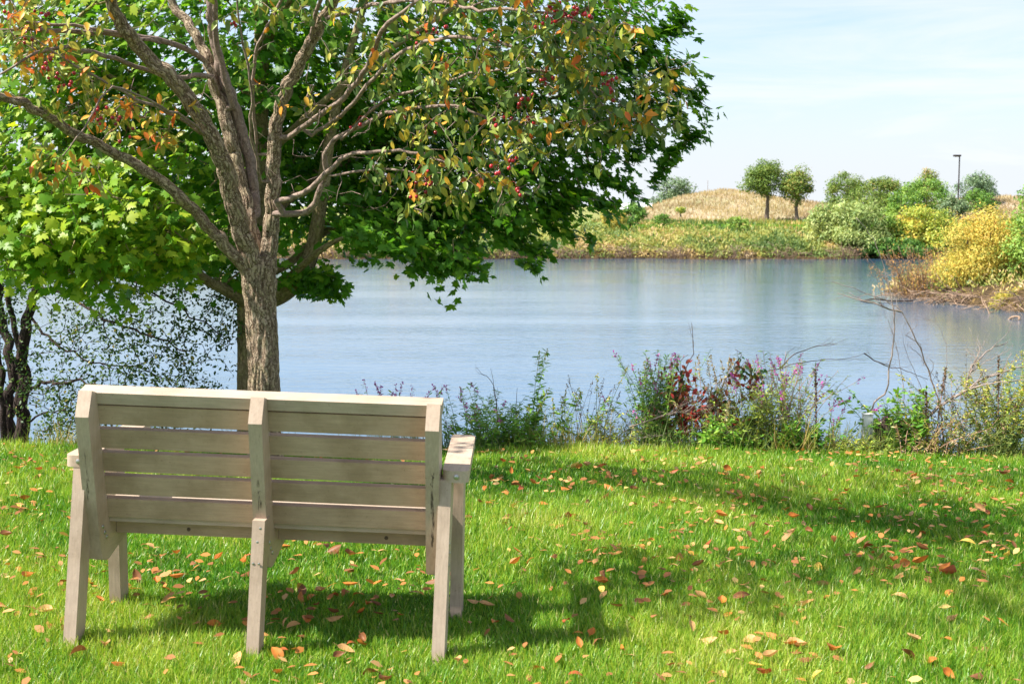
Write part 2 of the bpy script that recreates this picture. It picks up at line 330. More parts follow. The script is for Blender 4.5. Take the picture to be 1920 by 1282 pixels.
m1 = n.new('ShaderNodeMix'); m1.data_type = 'RGBA'; m2 = n.new('ShaderNodeMix'); m2.data_type = 'RGBA'
r1 = ramp(n, [(0.05, (0, 0, 0)), (0.45, (1, 1, 1))]); r2 = ramp(n, [(0.55, (0, 0, 0)), (0.95, (1, 1, 1))])
l.new(a.outputs['Fac'], r1.inputs['Fac']); l.new(a.outputs['Fac'], r2.inputs['Fac'])
l.new(r1.outputs[0], m1.inputs[0]); l.new(lawn.outputs[0], m1.inputs[6]); l.new(soil.outputs[0], m1.inputs[7])
l.new(r2.outputs[0], m2.inputs[0]); l.new(m1.outputs[2], m2.inputs[6]); l.new(fld.outputs[0], m2.inputs[7])
l.new(m2.outputs[2], b.inputs['Base Color']); b.inputs['Roughness'].default_value = 0.95; b.inputs['Specular IOR Level'].default_value = 0.1
dsh = land_d(X, Y); zone = np.where((Y > 25) & (dsh < 1.2), 0.5, zone); zone = np.where((X > 12) & (Y > 25) & (Y < 66), 0.55, zone)
mb = MB(); mb.add(np.stack([X, Y, Zh], -1).reshape(-1, 3), [q], zone.ravel())
tag(mb.build('ground', gm), kind='structure')

# water
wm, n, l, b = newmat('lake_water')
g = n.new('ShaderNodeNewGeometry'); mp = n.new('ShaderNodeMapping'); mp.inputs['Scale'].default_value = (0.42, 1.0, 1.0); l.new(g.outputs['Position'], mp.inputs[0])
w1 = noise(n, l, mp.outputs[0], 4.2, 4, 0.6); w2 = noise(n, l, mp.outputs[0], 1.3, 3, 0.5); mp3 = n.new('ShaderNodeMapping'); mp3.inputs['Scale'].default_value = (0.05, 0.22, 1.0); l.new(g.outputs['Position'], mp3.inputs[0]); w3 = noise(n, l, mp3.outputs[0], 1.0, 4, 0.6)
ad = n.new('ShaderNodeMath'); ad.operation = 'MULTIPLY_ADD'; ad.inputs[1].default_value = 0.45; l.new(w2.outputs['Fac'], ad.inputs[0]); l.new(w1.outputs['Fac'], ad.inputs[2])
st = n.new('ShaderNodeMapRange'); st.inputs[1].default_value = 0.35; st.inputs[2].default_value = 0.65; st.inputs[3].default_value = 0.30; st.inputs[4].default_value = 1.0; l.new(w3.outputs['Fac'], st.inputs[0])
bp = n.new('ShaderNodeBump'); bp.inputs['Distance'].default_value = 0.021; l.new(ad.outputs[0], bp.inputs['Height']); l.new(st.outputs[0], bp.inputs['Strength'])
b.inputs['Base Color'].default_value = (0.05, 0.11, 0.18, 1); b.inputs['Roughness'].default_value = 0.05; b.inputs['IOR'].default_value = 1.5
b.inputs['Specular IOR Level'].default_value = 0.9
l.new(bp.outputs[0], b.inputs['Normal'])
mb = MB(); mb.add([(-400, 10.6, -1.5), (60, 10.6, -1.5), (60, 140, -1.5), (-400, 140, -1.5)], [np.array([[0, 1, 2, 3]])])
tag(mb.build('lake_water', wm), kind='structure')

# hill
def hillh(px):
    return np.interp(px, [1120, 1180, 1220, 1270, 1320, 1350, 1390, 1440, 1520, 1600, 1700, 1780, 1830, 1880, 1960, 2100], [410, 402, 392, 375, 366, 362, 365, 374, 386, 392, 392, 385, 376, 374, 378, 400])
hx = np.linspace(1080, 2150, 120); hy = np.linspace(104, 165, 40)
HX, HY = np.meshgrid(hx, hy)
Xw = (HX - 960) / 2560 * 128 + (HY - 128) * 0.1
top = CH + (386 - hillh(HX)) * 128 / 2550
prof = sstep(104, 128, HY) * (1 - 0.6 * sstep(132, 165, HY))
side = sstep(1080, 1190, HX) * (1 - sstep(2000, 2150, HX))
Zm = -0.3 + (top + 0.3) * prof * side + 0.16 * np.sin(HX * 0.05 + HY * 0.7) * side + 0.08 * np.sin(HX * 0.21 + HY * 1.9) * side
hm, n, l, b = newmat('dry_hill_grass')
g = n.new('ShaderNodeNewGeometry'); n1 = noise(n, l, g.outputs['Position'], 0.18, 6, 0.65); n2 = noise(n, l, g.outputs['Position'], 3, 4, 0.7)
r1 = ramp(n, [(0.3, (0.28, 0.28, 0.12)), (0.5, (0.40, 0.33, 0.19)), (0.7, (0.52, 0.40, 0.28))]); l.new(n1.outputs['Fac'], r1.inputs['Fac'])
l.new(r1.outputs[0], b.inputs['Base Color']); b.inputs['Roughness'].default_value = 1.0
bp = n.new('ShaderNodeBump'); bp.inputs['Strength'].default_value = 1; bp.inputs['Distance'].default_value = 0.5; l.new(n2.outputs['Fac'], bp.inputs['Height']); l.new(bp.outputs[0], b.inputs['Normal'])
q = (np.arange(39)[:, None] * 120 + np.arange(119)[None]); q = np.stack([q, q + 1, q + 121, q + 120], -1).reshape(-1, 4)
mb = MB(); mb.add(np.stack([Xw, HY, Zm], -1).reshape(-1, 3), [q])
tag(mb.build('hill', hm), kind='structure')
# dry grass tufts over the hill
BT = np.array([(-.5, 0, 0), (.5, 0, 0), (0.1, 0.12, 1.0)]); BF = [np.array([[0, 1, 2]])]
def blades(mb, pos, h, w, lean=0.35, rnd=None, T=BT, TF=BF):
    n_ = len(pos); az = rng.uniform(0, 2 * math.pi, n_)
    Xa = np.stack([np.cos(az), np.sin(az), np.zeros(n_)], -1)
    Zl = norm(np.stack([rng.normal(0, lean, n_), rng.normal(0, lean, n_), np.ones(n_)], -1))
    Ya = norm(np.cross(Zl, Xa))
    h = np.broadcast_to(h, (n_,)); w = np.broadcast_to(w, (n_,))
    mb.scatter(T, TF, pos, Xa * (w / h)[:, None], Ya, Zl, h, rng.uniform(0, 1, n_) if rnd is None else rnd)
NH = 70000; iu = rng.integers(0, 39, NH); ju = rng.integers(0, 119, NH)
Pg = np.stack([Xw, HY, Zm], -1); fr = rng.uniform(0, 1, (NH, 2))
pp = Pg[iu, ju] * (1 - fr[:, :1]) + Pg[iu + 1, ju] * fr[:, :1]; pp[:, 0] += fr[:, 1] * 0.45
mb = MB(); nzv = 0.5 + 0.3 * np.sin(pp[:, 0] * 0.4 + 1.3 * np.sin(pp[:, 1] * 0.3)) + rng.normal(0, 0.15, len(pp))
blades(mb, pp[pp[:, 1] < 136], 0.36, 0.10, 0.3, np.clip(nzv, 0, 1)[pp[:, 1] < 136])
tag(mb.build('dry_grass', M['rust']), 'tall dry straw and rust coloured grass covering the low hill across the lake', 'dry grass', kind='stuff')

# ------------------------------------------------------------------ lawn grass
GT = np.array([(-.5, 0, 0), (.5, 0, 0), (-.38, 0.12, 0.5), (.38, 0.12, 0.5), (0, 0.42, 1.0)])
GF = [np.array([[0, 1, 3], [0, 3, 2], [2, 3, 4]])]
def lown(x, y):
    return 0.5 + 0.22 * np.sin(x * 1.9 + 1.1 * np.sin(y * 2.3)) + 0.18 * np.sin(y * 3.1 + 1.7 * np.sin(x * 1.3 + 2)) + 0.1 * np.sin(x * 7 + y * 5)
def lawn_pts(n_, y0, y1, ov=0.35):
    y = np.sqrt(rng.uniform(y0 ** 2, y1 ** 2, n_)); w = 0.395 * y + ov
    x = rng.uniform(-1, 1, n_) * w
    return x, y
mb = MB()
for n_, y0, y1, w in ((150000, 3.7, 5.2, 0.0042), (150000, 5.2, 7.0, 0.0050), (110000, 7.0, 8.85, 0.0064)):
    x, y = lawn_pts(n_, y0, y1)
    ln = lown(x, y); h = (0.028 + 0.034 * ln) * rng.uniform(0.6, 1.35, n_)
    h = h * np.where(y > 8.45, 1.25, 1.0)
    z = height(x, y) - 0.004
    pt = vnoise(np.stack([x * 1.5, y * 1.5, 0 * x + 3], -1)) * .6 + vnoise(np.stack([x * 5, y * 5, 0 * x + 8], -1)) * .4
    r_ = np.clip(-0.02 + 0.45 * pt + 0.5 * ln * rng.uniform(0.4, 1.2, n_) + rng.normal(0, 0.16, n_), 0, 0.95); r_ = np.where(rng.uniform(0, 1, n_) < 0.05, rng.uniform(0.93, 1, n_), r_)
    blades(mb, np.stack([x, y, z], -1), h, w, 0.42, r_, GT, GF)
tag(mb.build('grass', M['grass']), 'short mown green grass of the lawn around the bench', 'grass', kind='stuff')

# ------------------------------------------------------------------ fallen leaves
def leaf_mesh(name, curl, fold, mat, wid=0.56, twist=0.0):
    me = bpy.data.meshes.new(name); bm = bmesh.new()
    ts = np.linspace(0, 1, 7); rows = []
    for t in ts:
        w = wid * 0.5 * (math.sin(math.pi * min(1, t ** 0.8)) ** 0.8 if 0 < t < 1 else 0.02)
        zc = curl * (t - 0.5) ** 2 * 4
        a = twist * (t - 0.5)
        row = []
        for s in (-1, -0.5, 0, 0.5, 1):
            xx = w * s; zz = fold * abs(xx) * 2 + zc + random.uniform(-.012, .012)
            row.append(bm.verts.new((xx * math.cos(a), t - 0.5, zz + xx * math.sin(a))))
        rows.append(row)
    for i in range(6):
        for j in range(4): bm.faces.new((rows[i][j], rows[i][j + 1], rows[i + 1][j + 1], rows[i + 1][j]))
    # stalk
    v = [bm.verts.new(c) for c in ((-.012, -.5, curl), (.012, -.5, curl), (.02, -.72, curl + .06), (-.004, -.72, curl + .06))]
    bm.faces.new(v)
    bm.to_mesh(me); bm.free(); me.materials.append(mat)
    at = me.attributes.new('rnd', 'FLOAT', 'POINT'); at.data.foreach_set('value', np.random.default_rng(hash(name) % 1000 if False else len(name)).uniform(0.2, 0.9, len(me.vertices)).astype(np.float32))
    for p in me.polygons: p.use_smooth = True
    return me
LM = {}
for k in M['fallen']:
    LM[k] = [leaf_mesh('fallen_leaf', c, f, M['fallen'][k], w, t) for c, f, w, t in ((0.10, 0.25, 0.56, 0.3), (-0.14, 0.15, 0.5, -0.5), (0.22, 0.5, 0.6, 0.9), (-0.05, -0.3, 0.62, 0.2))]
ADJ = {'orange': 'orange', 'tan': 'pale tan', 'brown': 'dark brown', 'red': 'rusty red', 'yellow': 'yellow'}
def put_leaf(x, y, kind=None, size=None):
    k = kind or random.choices(['tan', 'orange', 'brown', 'red', 'yellow'], [3.6, 5, 3.8, 1.6, 0.6])[0]
    m_ = random.randrange(4)
    o = bpy.data.objects.new('fallen_leaf', LM[k][m_]); col.objects.link(o)
    sc = size or random.uniform(0.04, 0.070)
    o.scale = (sc * random.uniform(.75, 1.15), sc, sc)
    o.location = (x, y, float(height(x, y)) + 0.038 + random.uniform(-.012, .010))
    o.rotation_euler = (random.gauss(0, 0.4) + 0.1, random.gauss(0, 0.4), random.uniform(0, 6.28))
    px = 960 + x / y * F
    third = 0 if px < 1230 else 1 if px < 1580 else 2
    if y > 7.3: where = ('behind the bench near the lake', 'by the lake edge below the creeper', 'by the lake edge below the pink flowers', 'by the lake edge at far right')[0 if px < 900 else third + 1]
    elif y > 6.1: where = ('beyond the bench seat', 'in the shade band right of the armrest', 'in the middle of the shade band', 'at the right end of the shade band')[0 if px < 900 else third + 1]
    elif y > 5.1: where = ('beyond the bench front legs', 'on sunny grass right of the armrest', 'on sunny grass at mid right', 'on sunny grass at far right')[0 if px < 900 else third + 1]
    elif y > 4.45: where = ('left of the bench', 'between left and middle bench legs', 'between middle and right bench legs', 'just right of the bench legs', 'on the near lawn at mid right', 'on the near lawn at far right')[0 if px < 150 else 1 if px < 480 else 2 if px < 840 else third + 3]
    else: where = ('below the left bench leg', 'below the middle bench leg', 'below the right bench leg', 'at the bottom centre edge', 'at the bottom right edge', 'in the bottom right corner')[0 if px < 300 else 1 if px < 640 else 2 if px < 960 else third + 3]
    shape = (('small ' if sc < .048 else 'large ' if sc > .062 else '') + ('folded', 'arched', 'curled', 'flat')[m_])
    tag(o, '%s %s fallen leaf %s' % (shape, ADJ[k], where), 'fallen leaf', 'fallen leaves scattered over the lawn')
    return o
marks = [(175, 1240, 'tan'), (430, 1252, 'tan'), (1555, 1098, 'tan'), (1340, 1217, 'tan'), (1510, 1225, 'tan'), (1415, 1215, 'tan'), (1733, 1208, 'tan'), (1905, 1165, 'orange'), (1575, 1235, 'orange'),
         (1725, 1240, 'brown'), (1400, 1130, 'brown'), (1318, 1125, 'tan'), (1362, 1138, 'orange'), (1475, 1138, 'orange'), (1518, 1142, 'tan'), (1705, 1120, 'tan'), (1545, 1058, 'yellow'), (1800, 1110, 'orange'),
         (1065, 975, 'red'), (1078, 975, 'red'), (915, 948, 'orange'), (1393, 930, 'red'), (1485, 948, 'orange'), (1065, 903, 'tan'), (1170, 900, 'tan'), (1830, 1008, 'yellow'), (1610, 1005, 'orange'), (1630, 1010, 'tan'),
         (1640, 1015, 'red'), (1690, 1050, 'orange'), (1710, 1055, 'orange'), (1745, 1050, 'orange'), (1790, 1060, 'orange'), (1650, 1070, 'tan'), (1800, 1070, 'red'), (650, 1100, 'orange'), (640, 1115, 'red'), (560, 1130, 'orange'),
         (690, 1270, 'brown'), (200, 1270, 'orange'), (120, 1255, 'brown'), (240, 1100, 'brown'), (300, 1120, 'orange'), (300, 1140, 'tan'), (540, 1185, 'tan'), (1810, 1165, 'tan'), (1335, 975, 'tan')]
pts_l = []
for px, py, k in marks:
    D = 1.46 * F / (py - YH); pts_l.append(((px - 960) / F * D, D, k, random.uniform(0.055, 0.078)))
while len(pts_l) < 300:
    py = random.uniform(905, 1290) if random.random() < .82 else random.uniform(860, 905); px = random.uniform(-10, 1930)
    D = 1.46 * F / (py - YH)
    lx = (px - 960) / F * D; dens = 2.6 * max(0.02, float(vnoise(np.array([lx * 1.6 + 5, D * 1.3, 2.0]))) * .6 + float(vnoise(np.array([lx * 4.5, D * 4.0, 7.0]))) * .4 - .20) ** 1.6
    if random.random() < dens: pts_l.append(((px - 960) / F * D, D, None, None))
for x, y, k, s_ in pts_l: put_leaf(x, y, k, s_)
# the smaller rest in one object
mb = MB()
x, y = lawn_pts(3400, 4.0, 8.5); k_ = vnoise(np.stack([x * 2.2, y * 2.2, 0 * x + 4], -1)) > rng.uniform(.15, .75, len(x)); x, y = x[k_], y[k_]; n_ = len(x)
OT = np.array([(0, -.5, 0), (.26, -.15, .08), (.24, .2, .06), (0, .5, 0.02), (-.24, .2, .09), (-.26, -.15, .05)]); OF = [np.array([[0, 1, 2, 3, 4, 5]])]
az = rng.uniform(0, 6.28, n_); Z_ = norm(np.stack([rng.normal(0, .3, n_), rng.normal(0, .3, n_), np.ones(n_)], -1)); X_ = norm(np.cross(np.stack([np.cos(az), np.sin(az), 0 * az], -1), Z_)); Y_ = np.cross(Z_, X_)
mb.scatter(OT, OF, np.stack([x, y, height(x, y) + rng.uniform(0.026, 0.05, n_)], -1), X_, Y_, Z_, rng.uniform(0.028, 0.052, n_), rng.uniform(0, 1, n_))
tag(mb.build('fallen_leaves', M['litter']), 'small half hidden brown and orange fallen leaves sunk in the lawn grass', 'fallen leaves', kind='stuff')

# ------------------------------------------------------------------ bench
BZ = R(-3.2)
bench = empty('park_bench', (-0.866, 4.375, 0.0), 'taupe plastic lumber slatted park bench seen from behind on the lawn facing the lake', 'bench', rz=BZ)
bench.rotation_euler[1] = R(1.75)
def bm_obj(name, bm, mat, parent, bev=0.006, seg=2):
    if bev: bmesh.ops.bevel(bm, geom=[e for e in bm.edges if len(e.link_faces) == 2 and e.calc_face_angle(0) > 0.4], offset=bev, segments=seg, affect='EDGES', profile=0.5)
    bmesh.ops.recalc_face_normals(bm, faces=bm.faces)
    me = bpy.data.meshes.new(name); bm.to_mesh(me); bm.free(); me.materials.append(mat)
    for p in me.polygons: p.use_smooth = True
    try: me.set_sharp_from_angle(angle=R(32))
    except Exception: pass
    o = bpy.data.objects.new(name, me); col.objects.link(o); o.parent = parent; return o
def prism(bm, prof, x0, x1):
    """profile of (y,z) points extruded along x"""
    a_ = [bm.verts.new((x0, y, z)) for y, z in prof]; b_ = [bm.verts.new((x1, y, z)) for y, z in prof]
    bm.faces.new(a_); bm.faces.new(b_[::-1]); k = len(prof)
    for i in range(k): bm.faces.new((a_[i], b_[i], b_[(i + 1) % k], a_[(i + 1) % k]))
RC = math.tan(R(14)); c12, s12 = math.cos(R(14)), math.sin(R(14))
py_ = lambda z: 0.112 + (0.46 - z) * RC                  # rear face of the reclined post at height z
PD = 0.092
def post(x):
    bm = bmesh.new()
    zt = 0.862
    prism(bm, [(py_(0.788), 0.788), (py_(zt) + 0.052, zt + .010), (py_(zt) + PD, zt + 0.0), (py_(0.30) + PD + 0.004, 0.338), (py_(0.28) + 0.045, 0.266), (py_(0.28), 0.278)], x - 0.0225, x + 0.0225)
    return bm_obj('back_post', bm, M['bench_v'], bench, 0.007)
posts = [post(-0.580), post(-0.002), post(0.581)]
def board(name, p0, p1, wx, dp, x, mat=M['bench_v'], bev=0.007, cut=None):
    """leg from (y,z) foot to (y,z) head, width wx along x, depth dp"""
    bm = bmesh.new(); (y0, z0), (y1, z1) = p0, p1
    prism(bm, [(y0, z0), (y0 + dp, z0), (y1 + dp, z1), (y1, z1)], x - wx / 2, x + wx / 2)
    return bm_obj(name, bm, mat, bench, bev)
board('leg', (0.0, -0.03), (0.108, 0.612), 0.042, 0.088, -0.616)
board('leg', (0.0, -0.03), (0.108, 0.612), 0.042, 0.088, 0.621)
board('leg', (0.0, -0.03), (0.078, 0.455), 0.042, 0.072, 0.003)
for x in (-0.630, 0.632): board('leg', (0.50, -0.03), (0.44, 0.600), 0.042, 0.088, x)
# seat side rails, sloping up to the front
for x in (-0.580, -0.002, 0.581):
    bm = bmesh.new(); prism(bm, [(0.205, 0.262), (0.235, 0.262), (0.60, 0.352), (0.66, 0.372), (0.655, 0.416), (0.225, 0.388)], x - 0.0205, x + 0.0205)
    bm_obj('seat_rail', bm, M['bench_y'], bench, 0.005)
# armrests
for x in (-0.622, 0.655):
    bm = bmesh.new(); pts2 = []
    w = 0.044; y0, y1 = 0.105, 0.76; skew = -0.05 if x > 0 else 0.0
    for cx, cy, a0 in ((w - .026, y1 - .026, 0), (-w + .026, y1 - .026, 90), (-w + .026, y0 + .026, 180), (w - .026, y0 + .026, 270)):
        for k in range(5):
            aa = R(a0 + k * 22.5); yy_ = cy + .026 * math.sin(aa); pts2.append((x + cx + .026 * math.cos(aa) + skew * (yy_ - y0), yy_))
    zz = lambda y, t: 0.605 + t * 0.04 + (y - y0) * 0.015
    lo = [bm.verts.new((px, qy, zz(qy, 0))) for px, qy in pts2]; hi = [bm.verts.new((px, qy, zz(qy, 1))) for px, qy in pts2]
    bm.faces.new(lo[::-1]); bm.faces.new(hi)
    for i in range(len(lo)): bm.faces.new((lo[i], lo[(i + 1) % len(lo)], hi[(i + 1) % len(lo)], hi[i]))
    bm_obj('armrest', bm, M['bench_y'], bench, 0.011, 3)
# backrest slats
bm = bmesh.new()
for i in range(5):
    zt = 0.816 - i * 0.0840; h = 0.0693
    yb = py_(zt) + PD + 0.003
    prism(bm, [(yb, zt), (yb + 0.026, zt + 0.026 * s12), (yb + 0.026 + h * s12, zt + 0.026 * s12 - h * c12), (yb + h * s12, zt - h * c12)], -0.616, 0.600)
bm_obj('backrest', bm, M['slat'], bench, 0.005)
# top rail: board laid flat along the top, front edge higher
bm = bmesh.new(); y0 = py_(0.85) + PD + 0.004; z0 = 0.822
prism(bm, [(y0, z0), (y0 + 0.07 * c12, z0 + 0.07 * s12), (y0 + 0.07 * c12 - 0.04 * s12, z0 + 0.07 * s12 + 0.04 * c12), (y0 - 0.04 * s12, z0 + 0.04 * c12)], -0.618, 0.602)
bm_obj('top_rail', bm, M['bench'], bench, 0.008)
# seat slats
bm = bmesh.new()
for i in range(5):
    y0 = 0.232 + i * 0.090; z0 = 0.394 + i * 0.0068
    prism(bm, [(y0, z0), (y0 + 0.082, z0 + 0.006), (y0 + 0.082, z0 + 0.034), (y0, z0 + 0.028)], -0.612, 0.598)
bm_obj('seat', bm, M['bench'], bench, 0.009, 3)
bm = bmesh.new(); prism(bm, [(0.305, 0.336), (0.345, 0.340), (0.345, 0.391), (0.305, 0.388)], -0.558, -0.024); prism(bm, [(0.305, 0.336), (0.345, 0.340), (0.345, 0.391), (0.305, 0.388)], 0.020, 0.559)
bm_obj('seat_apron', bm, M['slat'], bench, 0.005)
# bolts
def bolt(parent, x, y, z, axis_, r=0.008, mat=M['bolt']):
    bm = bmesh.new()
    bmesh.ops.create_uvsphere(bm, u_segments=10, v_segments=6, radius=r)
    bmesh.ops.scale(bm, vec=(0.45, 1, 1) if axis_ == 'x' else (1, 0.4, 1), verts=bm.verts)
    bmesh.ops.translate(bm, vec=(x, y, z), verts=bm.verts)
    return bm_obj('bolt', bm, mat, parent, 0)
for yy, zz_ in ((0.19, 0.66), (0.165, 0.39), (0.185, 0.365), (0.205, 0.345)):
    bolt(posts[0], -0.5565, yy, zz_, 'x'); bolt(posts[1], 0.0215, yy, zz_ - .03, 'x')
for k in ((0.079, 0.43, -0.012), (0.077, 0.43, 0.006), (0.070, 0.385, -0.002), (0.057, 0.315, -0.012), (0.055, 0.315, 0.008)):
    bolt(bench, k[2] + 0.004, k[0] - 0.003, k[1], 'y', 0.0045)
for xx in (-0.30, 0.40): bolt(bench, xx, 0.304, 0.358, 'y', 0.007, M['crack'])
for xx in (-0.622, 0.655): bolt(bench, xx + 0.003, 0.103, 0.625, 'y', 0.009)
for xx, yy, zz_ in ((0.642, 0.10, 0.40), (0.642, 0.09, 0.33), (0.6425, 0.11, 0.365)): bolt(bench, xx, yy, zz_, 'x', 0.007)
# weather cracks on the post backs: thin irregular slivers standing 0.5 mm proud
def cracks(p, x, zlo, zhi, n_):
    mb = MB()
    for i in range(n_):
        z = random.uniform(zlo, zhi); h = random.uniform(0.008, 0.045); w = random.uniform(0.0004, 0.0013); xx = x + random.gauss(0, 0.0028)
        v = []
        for t in np.linspace(0, 1, 6):
            zz_ = z - h / 2 + h * t; ww = w * math.sin(math.pi * t) * random.uniform(.6, 1.3); dx = random.uniform(-.0004, .0004)
            v += [(xx - ww + dx, py_(zz_) - 0.0009, zz_), (xx + ww + dx, py_(zz_) - 0.0009, zz_)]
        mb.add(v, [np.array([[2 * k, 2 * k + 1, 2 * k + 3, 2 * k + 2] for k in range(5)])])
    o = mb.build('weather_crack', M['crack'], p, loc=Matrix.Identity(4)); return o
cracks(posts[0], -0.582, 0.48, 0.66, 14); cracks(posts[1], 0.0, 0.49, 0.58, 12); cracks(posts[2], 0.581, 0.38, 0.64, 60)

# ------------------------------------------------------------------ tree machinery
class Skel:
    def __init__(s): s.P = []; s.par = []; s.fix = []; s.dir = []; s.tips = []
    def node(s, p, par, fix=0.0, d=None):
        s.P.append(np.asarray(p, float)); s.par.append(par); s.fix.append(fix); s.dir.append(d); return len(s.P) - 1
    def limb(s, pts, step=0.09, attach=True, wob=0.0, wk=1.0):
        """pts (px,py,D,width px)"""
        W = []
        for px, py, D, w in pts:
            p = P(px, py, D); W.append([*p, w * wk * 0.5 * D / F])
        q = spline(W, step)
        if wob: q[1:-1, :3] += rng.normal(0, wob, (len(q) - 2, 3))
        par = -1
        if attach and s.P:
            A = np.array(s.P); par = int(np.argmin(np.linalg.norm(A - q[0, :3], axis=1)))
        prev = par
        for i, r in enumerate(q):
            d = norm(q[min(i + 1, len(q) - 1), :3] - q[max(i - 1, 0), :3])
            prev = s.node(r[:3], prev, max(r[3], 0.0008), d)
        return prev
    def grow(s, T, seg=0.10, up=0.0, wob=0.018, maxd=9, minfix=0.0):
        T = np.asarray(T, float)
        A = np.array(s.P)
        d0 = np.array([np.min(np.linalg.norm(A - t, axis=1)) for t in T])
        arr = np.zeros((len(s.P) + 40 * len(T), 3)); arr[:len(s.P)] = A; cnt = len(s.P)
        ends = []
        for k in np.argsort(d0):
            t = T[k]; dd = np.linalg.norm(arr[:cnt] - t, axis=1)
            vz = t[2] - arr[:cnt, 2]
            i = int(np.argmin(dd + 0.25 * np.abs(np.minimum(vz + 0.05, 0))))
            L_ = dd[i]
            if L_ > maxd: continue
            p0 = arr[i]; dr = s.dir[i] if s.dir[i] is not None else norm(t - p0)
            m = max(2, int(L_ / seg))
            c1 = p0 + dr * L_ * 0.35 + np.array([0, 0, up * L_])
            prev = i; lastp = p0
            for a_ in np.linspace(0, 1, m + 1)[1:]:
                p = (1 - a_) ** 2 * p0 + 2 * a_ * (1 - a_) * c1 + a_ ** 2 * t + rng.normal(0, wob, 3) * (a_ < 0.99)
                prev = s.node(p, prev, 0.0, norm(p - lastp)); lastp = p
                if cnt < len(arr): arr[cnt] = p; cnt += 1
            ends.append((k, prev))
        return ends
    def radii(s, tip=0.002, ex=2.3):
        n_ = len(s.P); acc = np.zeros(n_)
        r = np.zeros(n_)
        for i in range(n_ - 1, -1, -1):
            r[i] = max((acc[i]) ** (1 / ex) if acc[i] > 0 else tip, tip)
            if s.fix[i] > 0: r[i] = s.fix[i]
            if s.par[i] >= 0: acc[s.par[i]] += r[i] ** ex * (1 if s.fix[i] == 0 else 0.0)
        for i in range(n_):
            if s.fix[i] == 0 and s.par[i] >= 0: r[i] = min(r[i], r[s.par[i]] * 0.85 if s.fix[s.par[i]] > 0 else r[s.par[i]])
        return r
    def refine(idx_, P_, r_): pass
    def mesh(s, mbs, tip=0.002, ex=2.3, big=0.035, rough=0.05):
        """mbs: (thick, thin) builders"""
        r = s.radii(tip, ex); n_ = len(s.P); ch = [[] for _ in range(n_)]
        for i, p in enumerate(s.par):
            if p >= 0: ch[p].append(i)
        cont = {}
        starts = []
        for i in range(n_):
            if s.par[i] < 0: starts.append((None, i))
            if ch[i]:
                m = max(ch[i], key=lambda c: (s.fix[c] > 0, r[c])) if s.fix[i] > 0 else max(ch[i], key=lambda c: r[c])
                nxt = i + 1 if (i + 1) in ch[i] and s.fix[i] > 0 else m
                cont[i] = nxt
                for c in ch[i]:
                    if c != nxt: starts.append((i, c))
        for k, (p, c) in enumerate(starts):
            idx = [] if p is None else [p]
            rr = [] if p is None else [min(r[p], r[c] * 1.25)]
            while True:
                idx.append(c); rr.append(r[c])
                if c in cont: c = cont[c]
                else: break
            mx_ = max(rr); thick = mx_ > big
            sides = 110 if mx_ > 0.06 else 56 if mx_ > 0.03 else 10 if mx_ > 0.012 else 5 if mx_ > 0.005 else 3
            pp_ = np.array([s.P[i] for i in idx])
            if mx_ > 0.03 and len(pp_) > 3:
                cc = spline(np.column_stack([pp_, rr]), 0.014); pp_, rr = cc[:, :3], cc[:, 3]
            tube(mbs[0] if thick else mbs[1], pp_, rr, sides, 0.5, rough * (1.0 if mx_ > .045 else .4) if mx_ > 0.012 else 0, seed=k % 50)
        s.r = r
def ball(n_, c, r, flat=0.6):
    v = norm(rng.normal(0, 1, (n_, 3))) * (rng.uniform(0, 1, n_) ** 0.45)[:, None]
    v[:, 2] *= flat; return np.asarray(c) + v * r

# maple leaf template
hr = [(0.0, 0.0), (0.10, -0.07), (0.40, -0.03), (0.27, 0.15), (0.46, 0.18), (0.66, 0.40), (0.47, 0.43), (0.50, 0.60), (0.22, 0.50), (0.25, 0.74), (0.13, 0.74), (0.0, 1.05)]
out = hr + [(-x, y) for x, y in hr[-2:0:-1]]
MT = np.array([(0, 0.30, 0.0)] + [(x, y, -0.18 * abs(x) - 0.10 * (y - .3) ** 2) for x, y in out]); k = len(out)
MF = [np.array([[0, 1 + i, 1 + (i + 1) % k] for i in range(k)])]
# oval crabapple leaf folded on the midrib
CT = np.array([(0, -0.12, 0), (0, 0.0, 0), (.20, .22, .07), (.235, .48, .08), (.13, .8, .04), (0, 1.0, -.06), (-.13, .8, .04), (-.235, .48, .08), (-.20, .22, .07), (0, .35, 0), (0, .7, -.02)])
CF = [np.array([[1, 2, 9], [2, 3, 9], [3, 10, 9], [3, 4, 10], [4, 5, 10], [5, 6, 10], [6, 7, 10], [7, 9, 10], [7, 8, 9], [8, 1, 9]])]
LT = np.array([(0, 0, 0), (.16, .35, .03), (.13, .7, .02), (0, 1.0, -.03), (-.13, .7, .02), (-.16, .35, .03)]); LF = [np.array([[0, 1, 2, 3], [0, 3, 4, 5]])]
def frames(N_, T_):
    Z_ = norm(N_); Y_ = norm(T_ - Z_ * np.sum(T_ * Z_, -1, keepdims=True)); return np.cross(Y_, Z_), Y_, Z_

MAPLE_D = 1.09
P_ = P
def P(px, py, D): return P_(px, py, D * MAPLE_D)
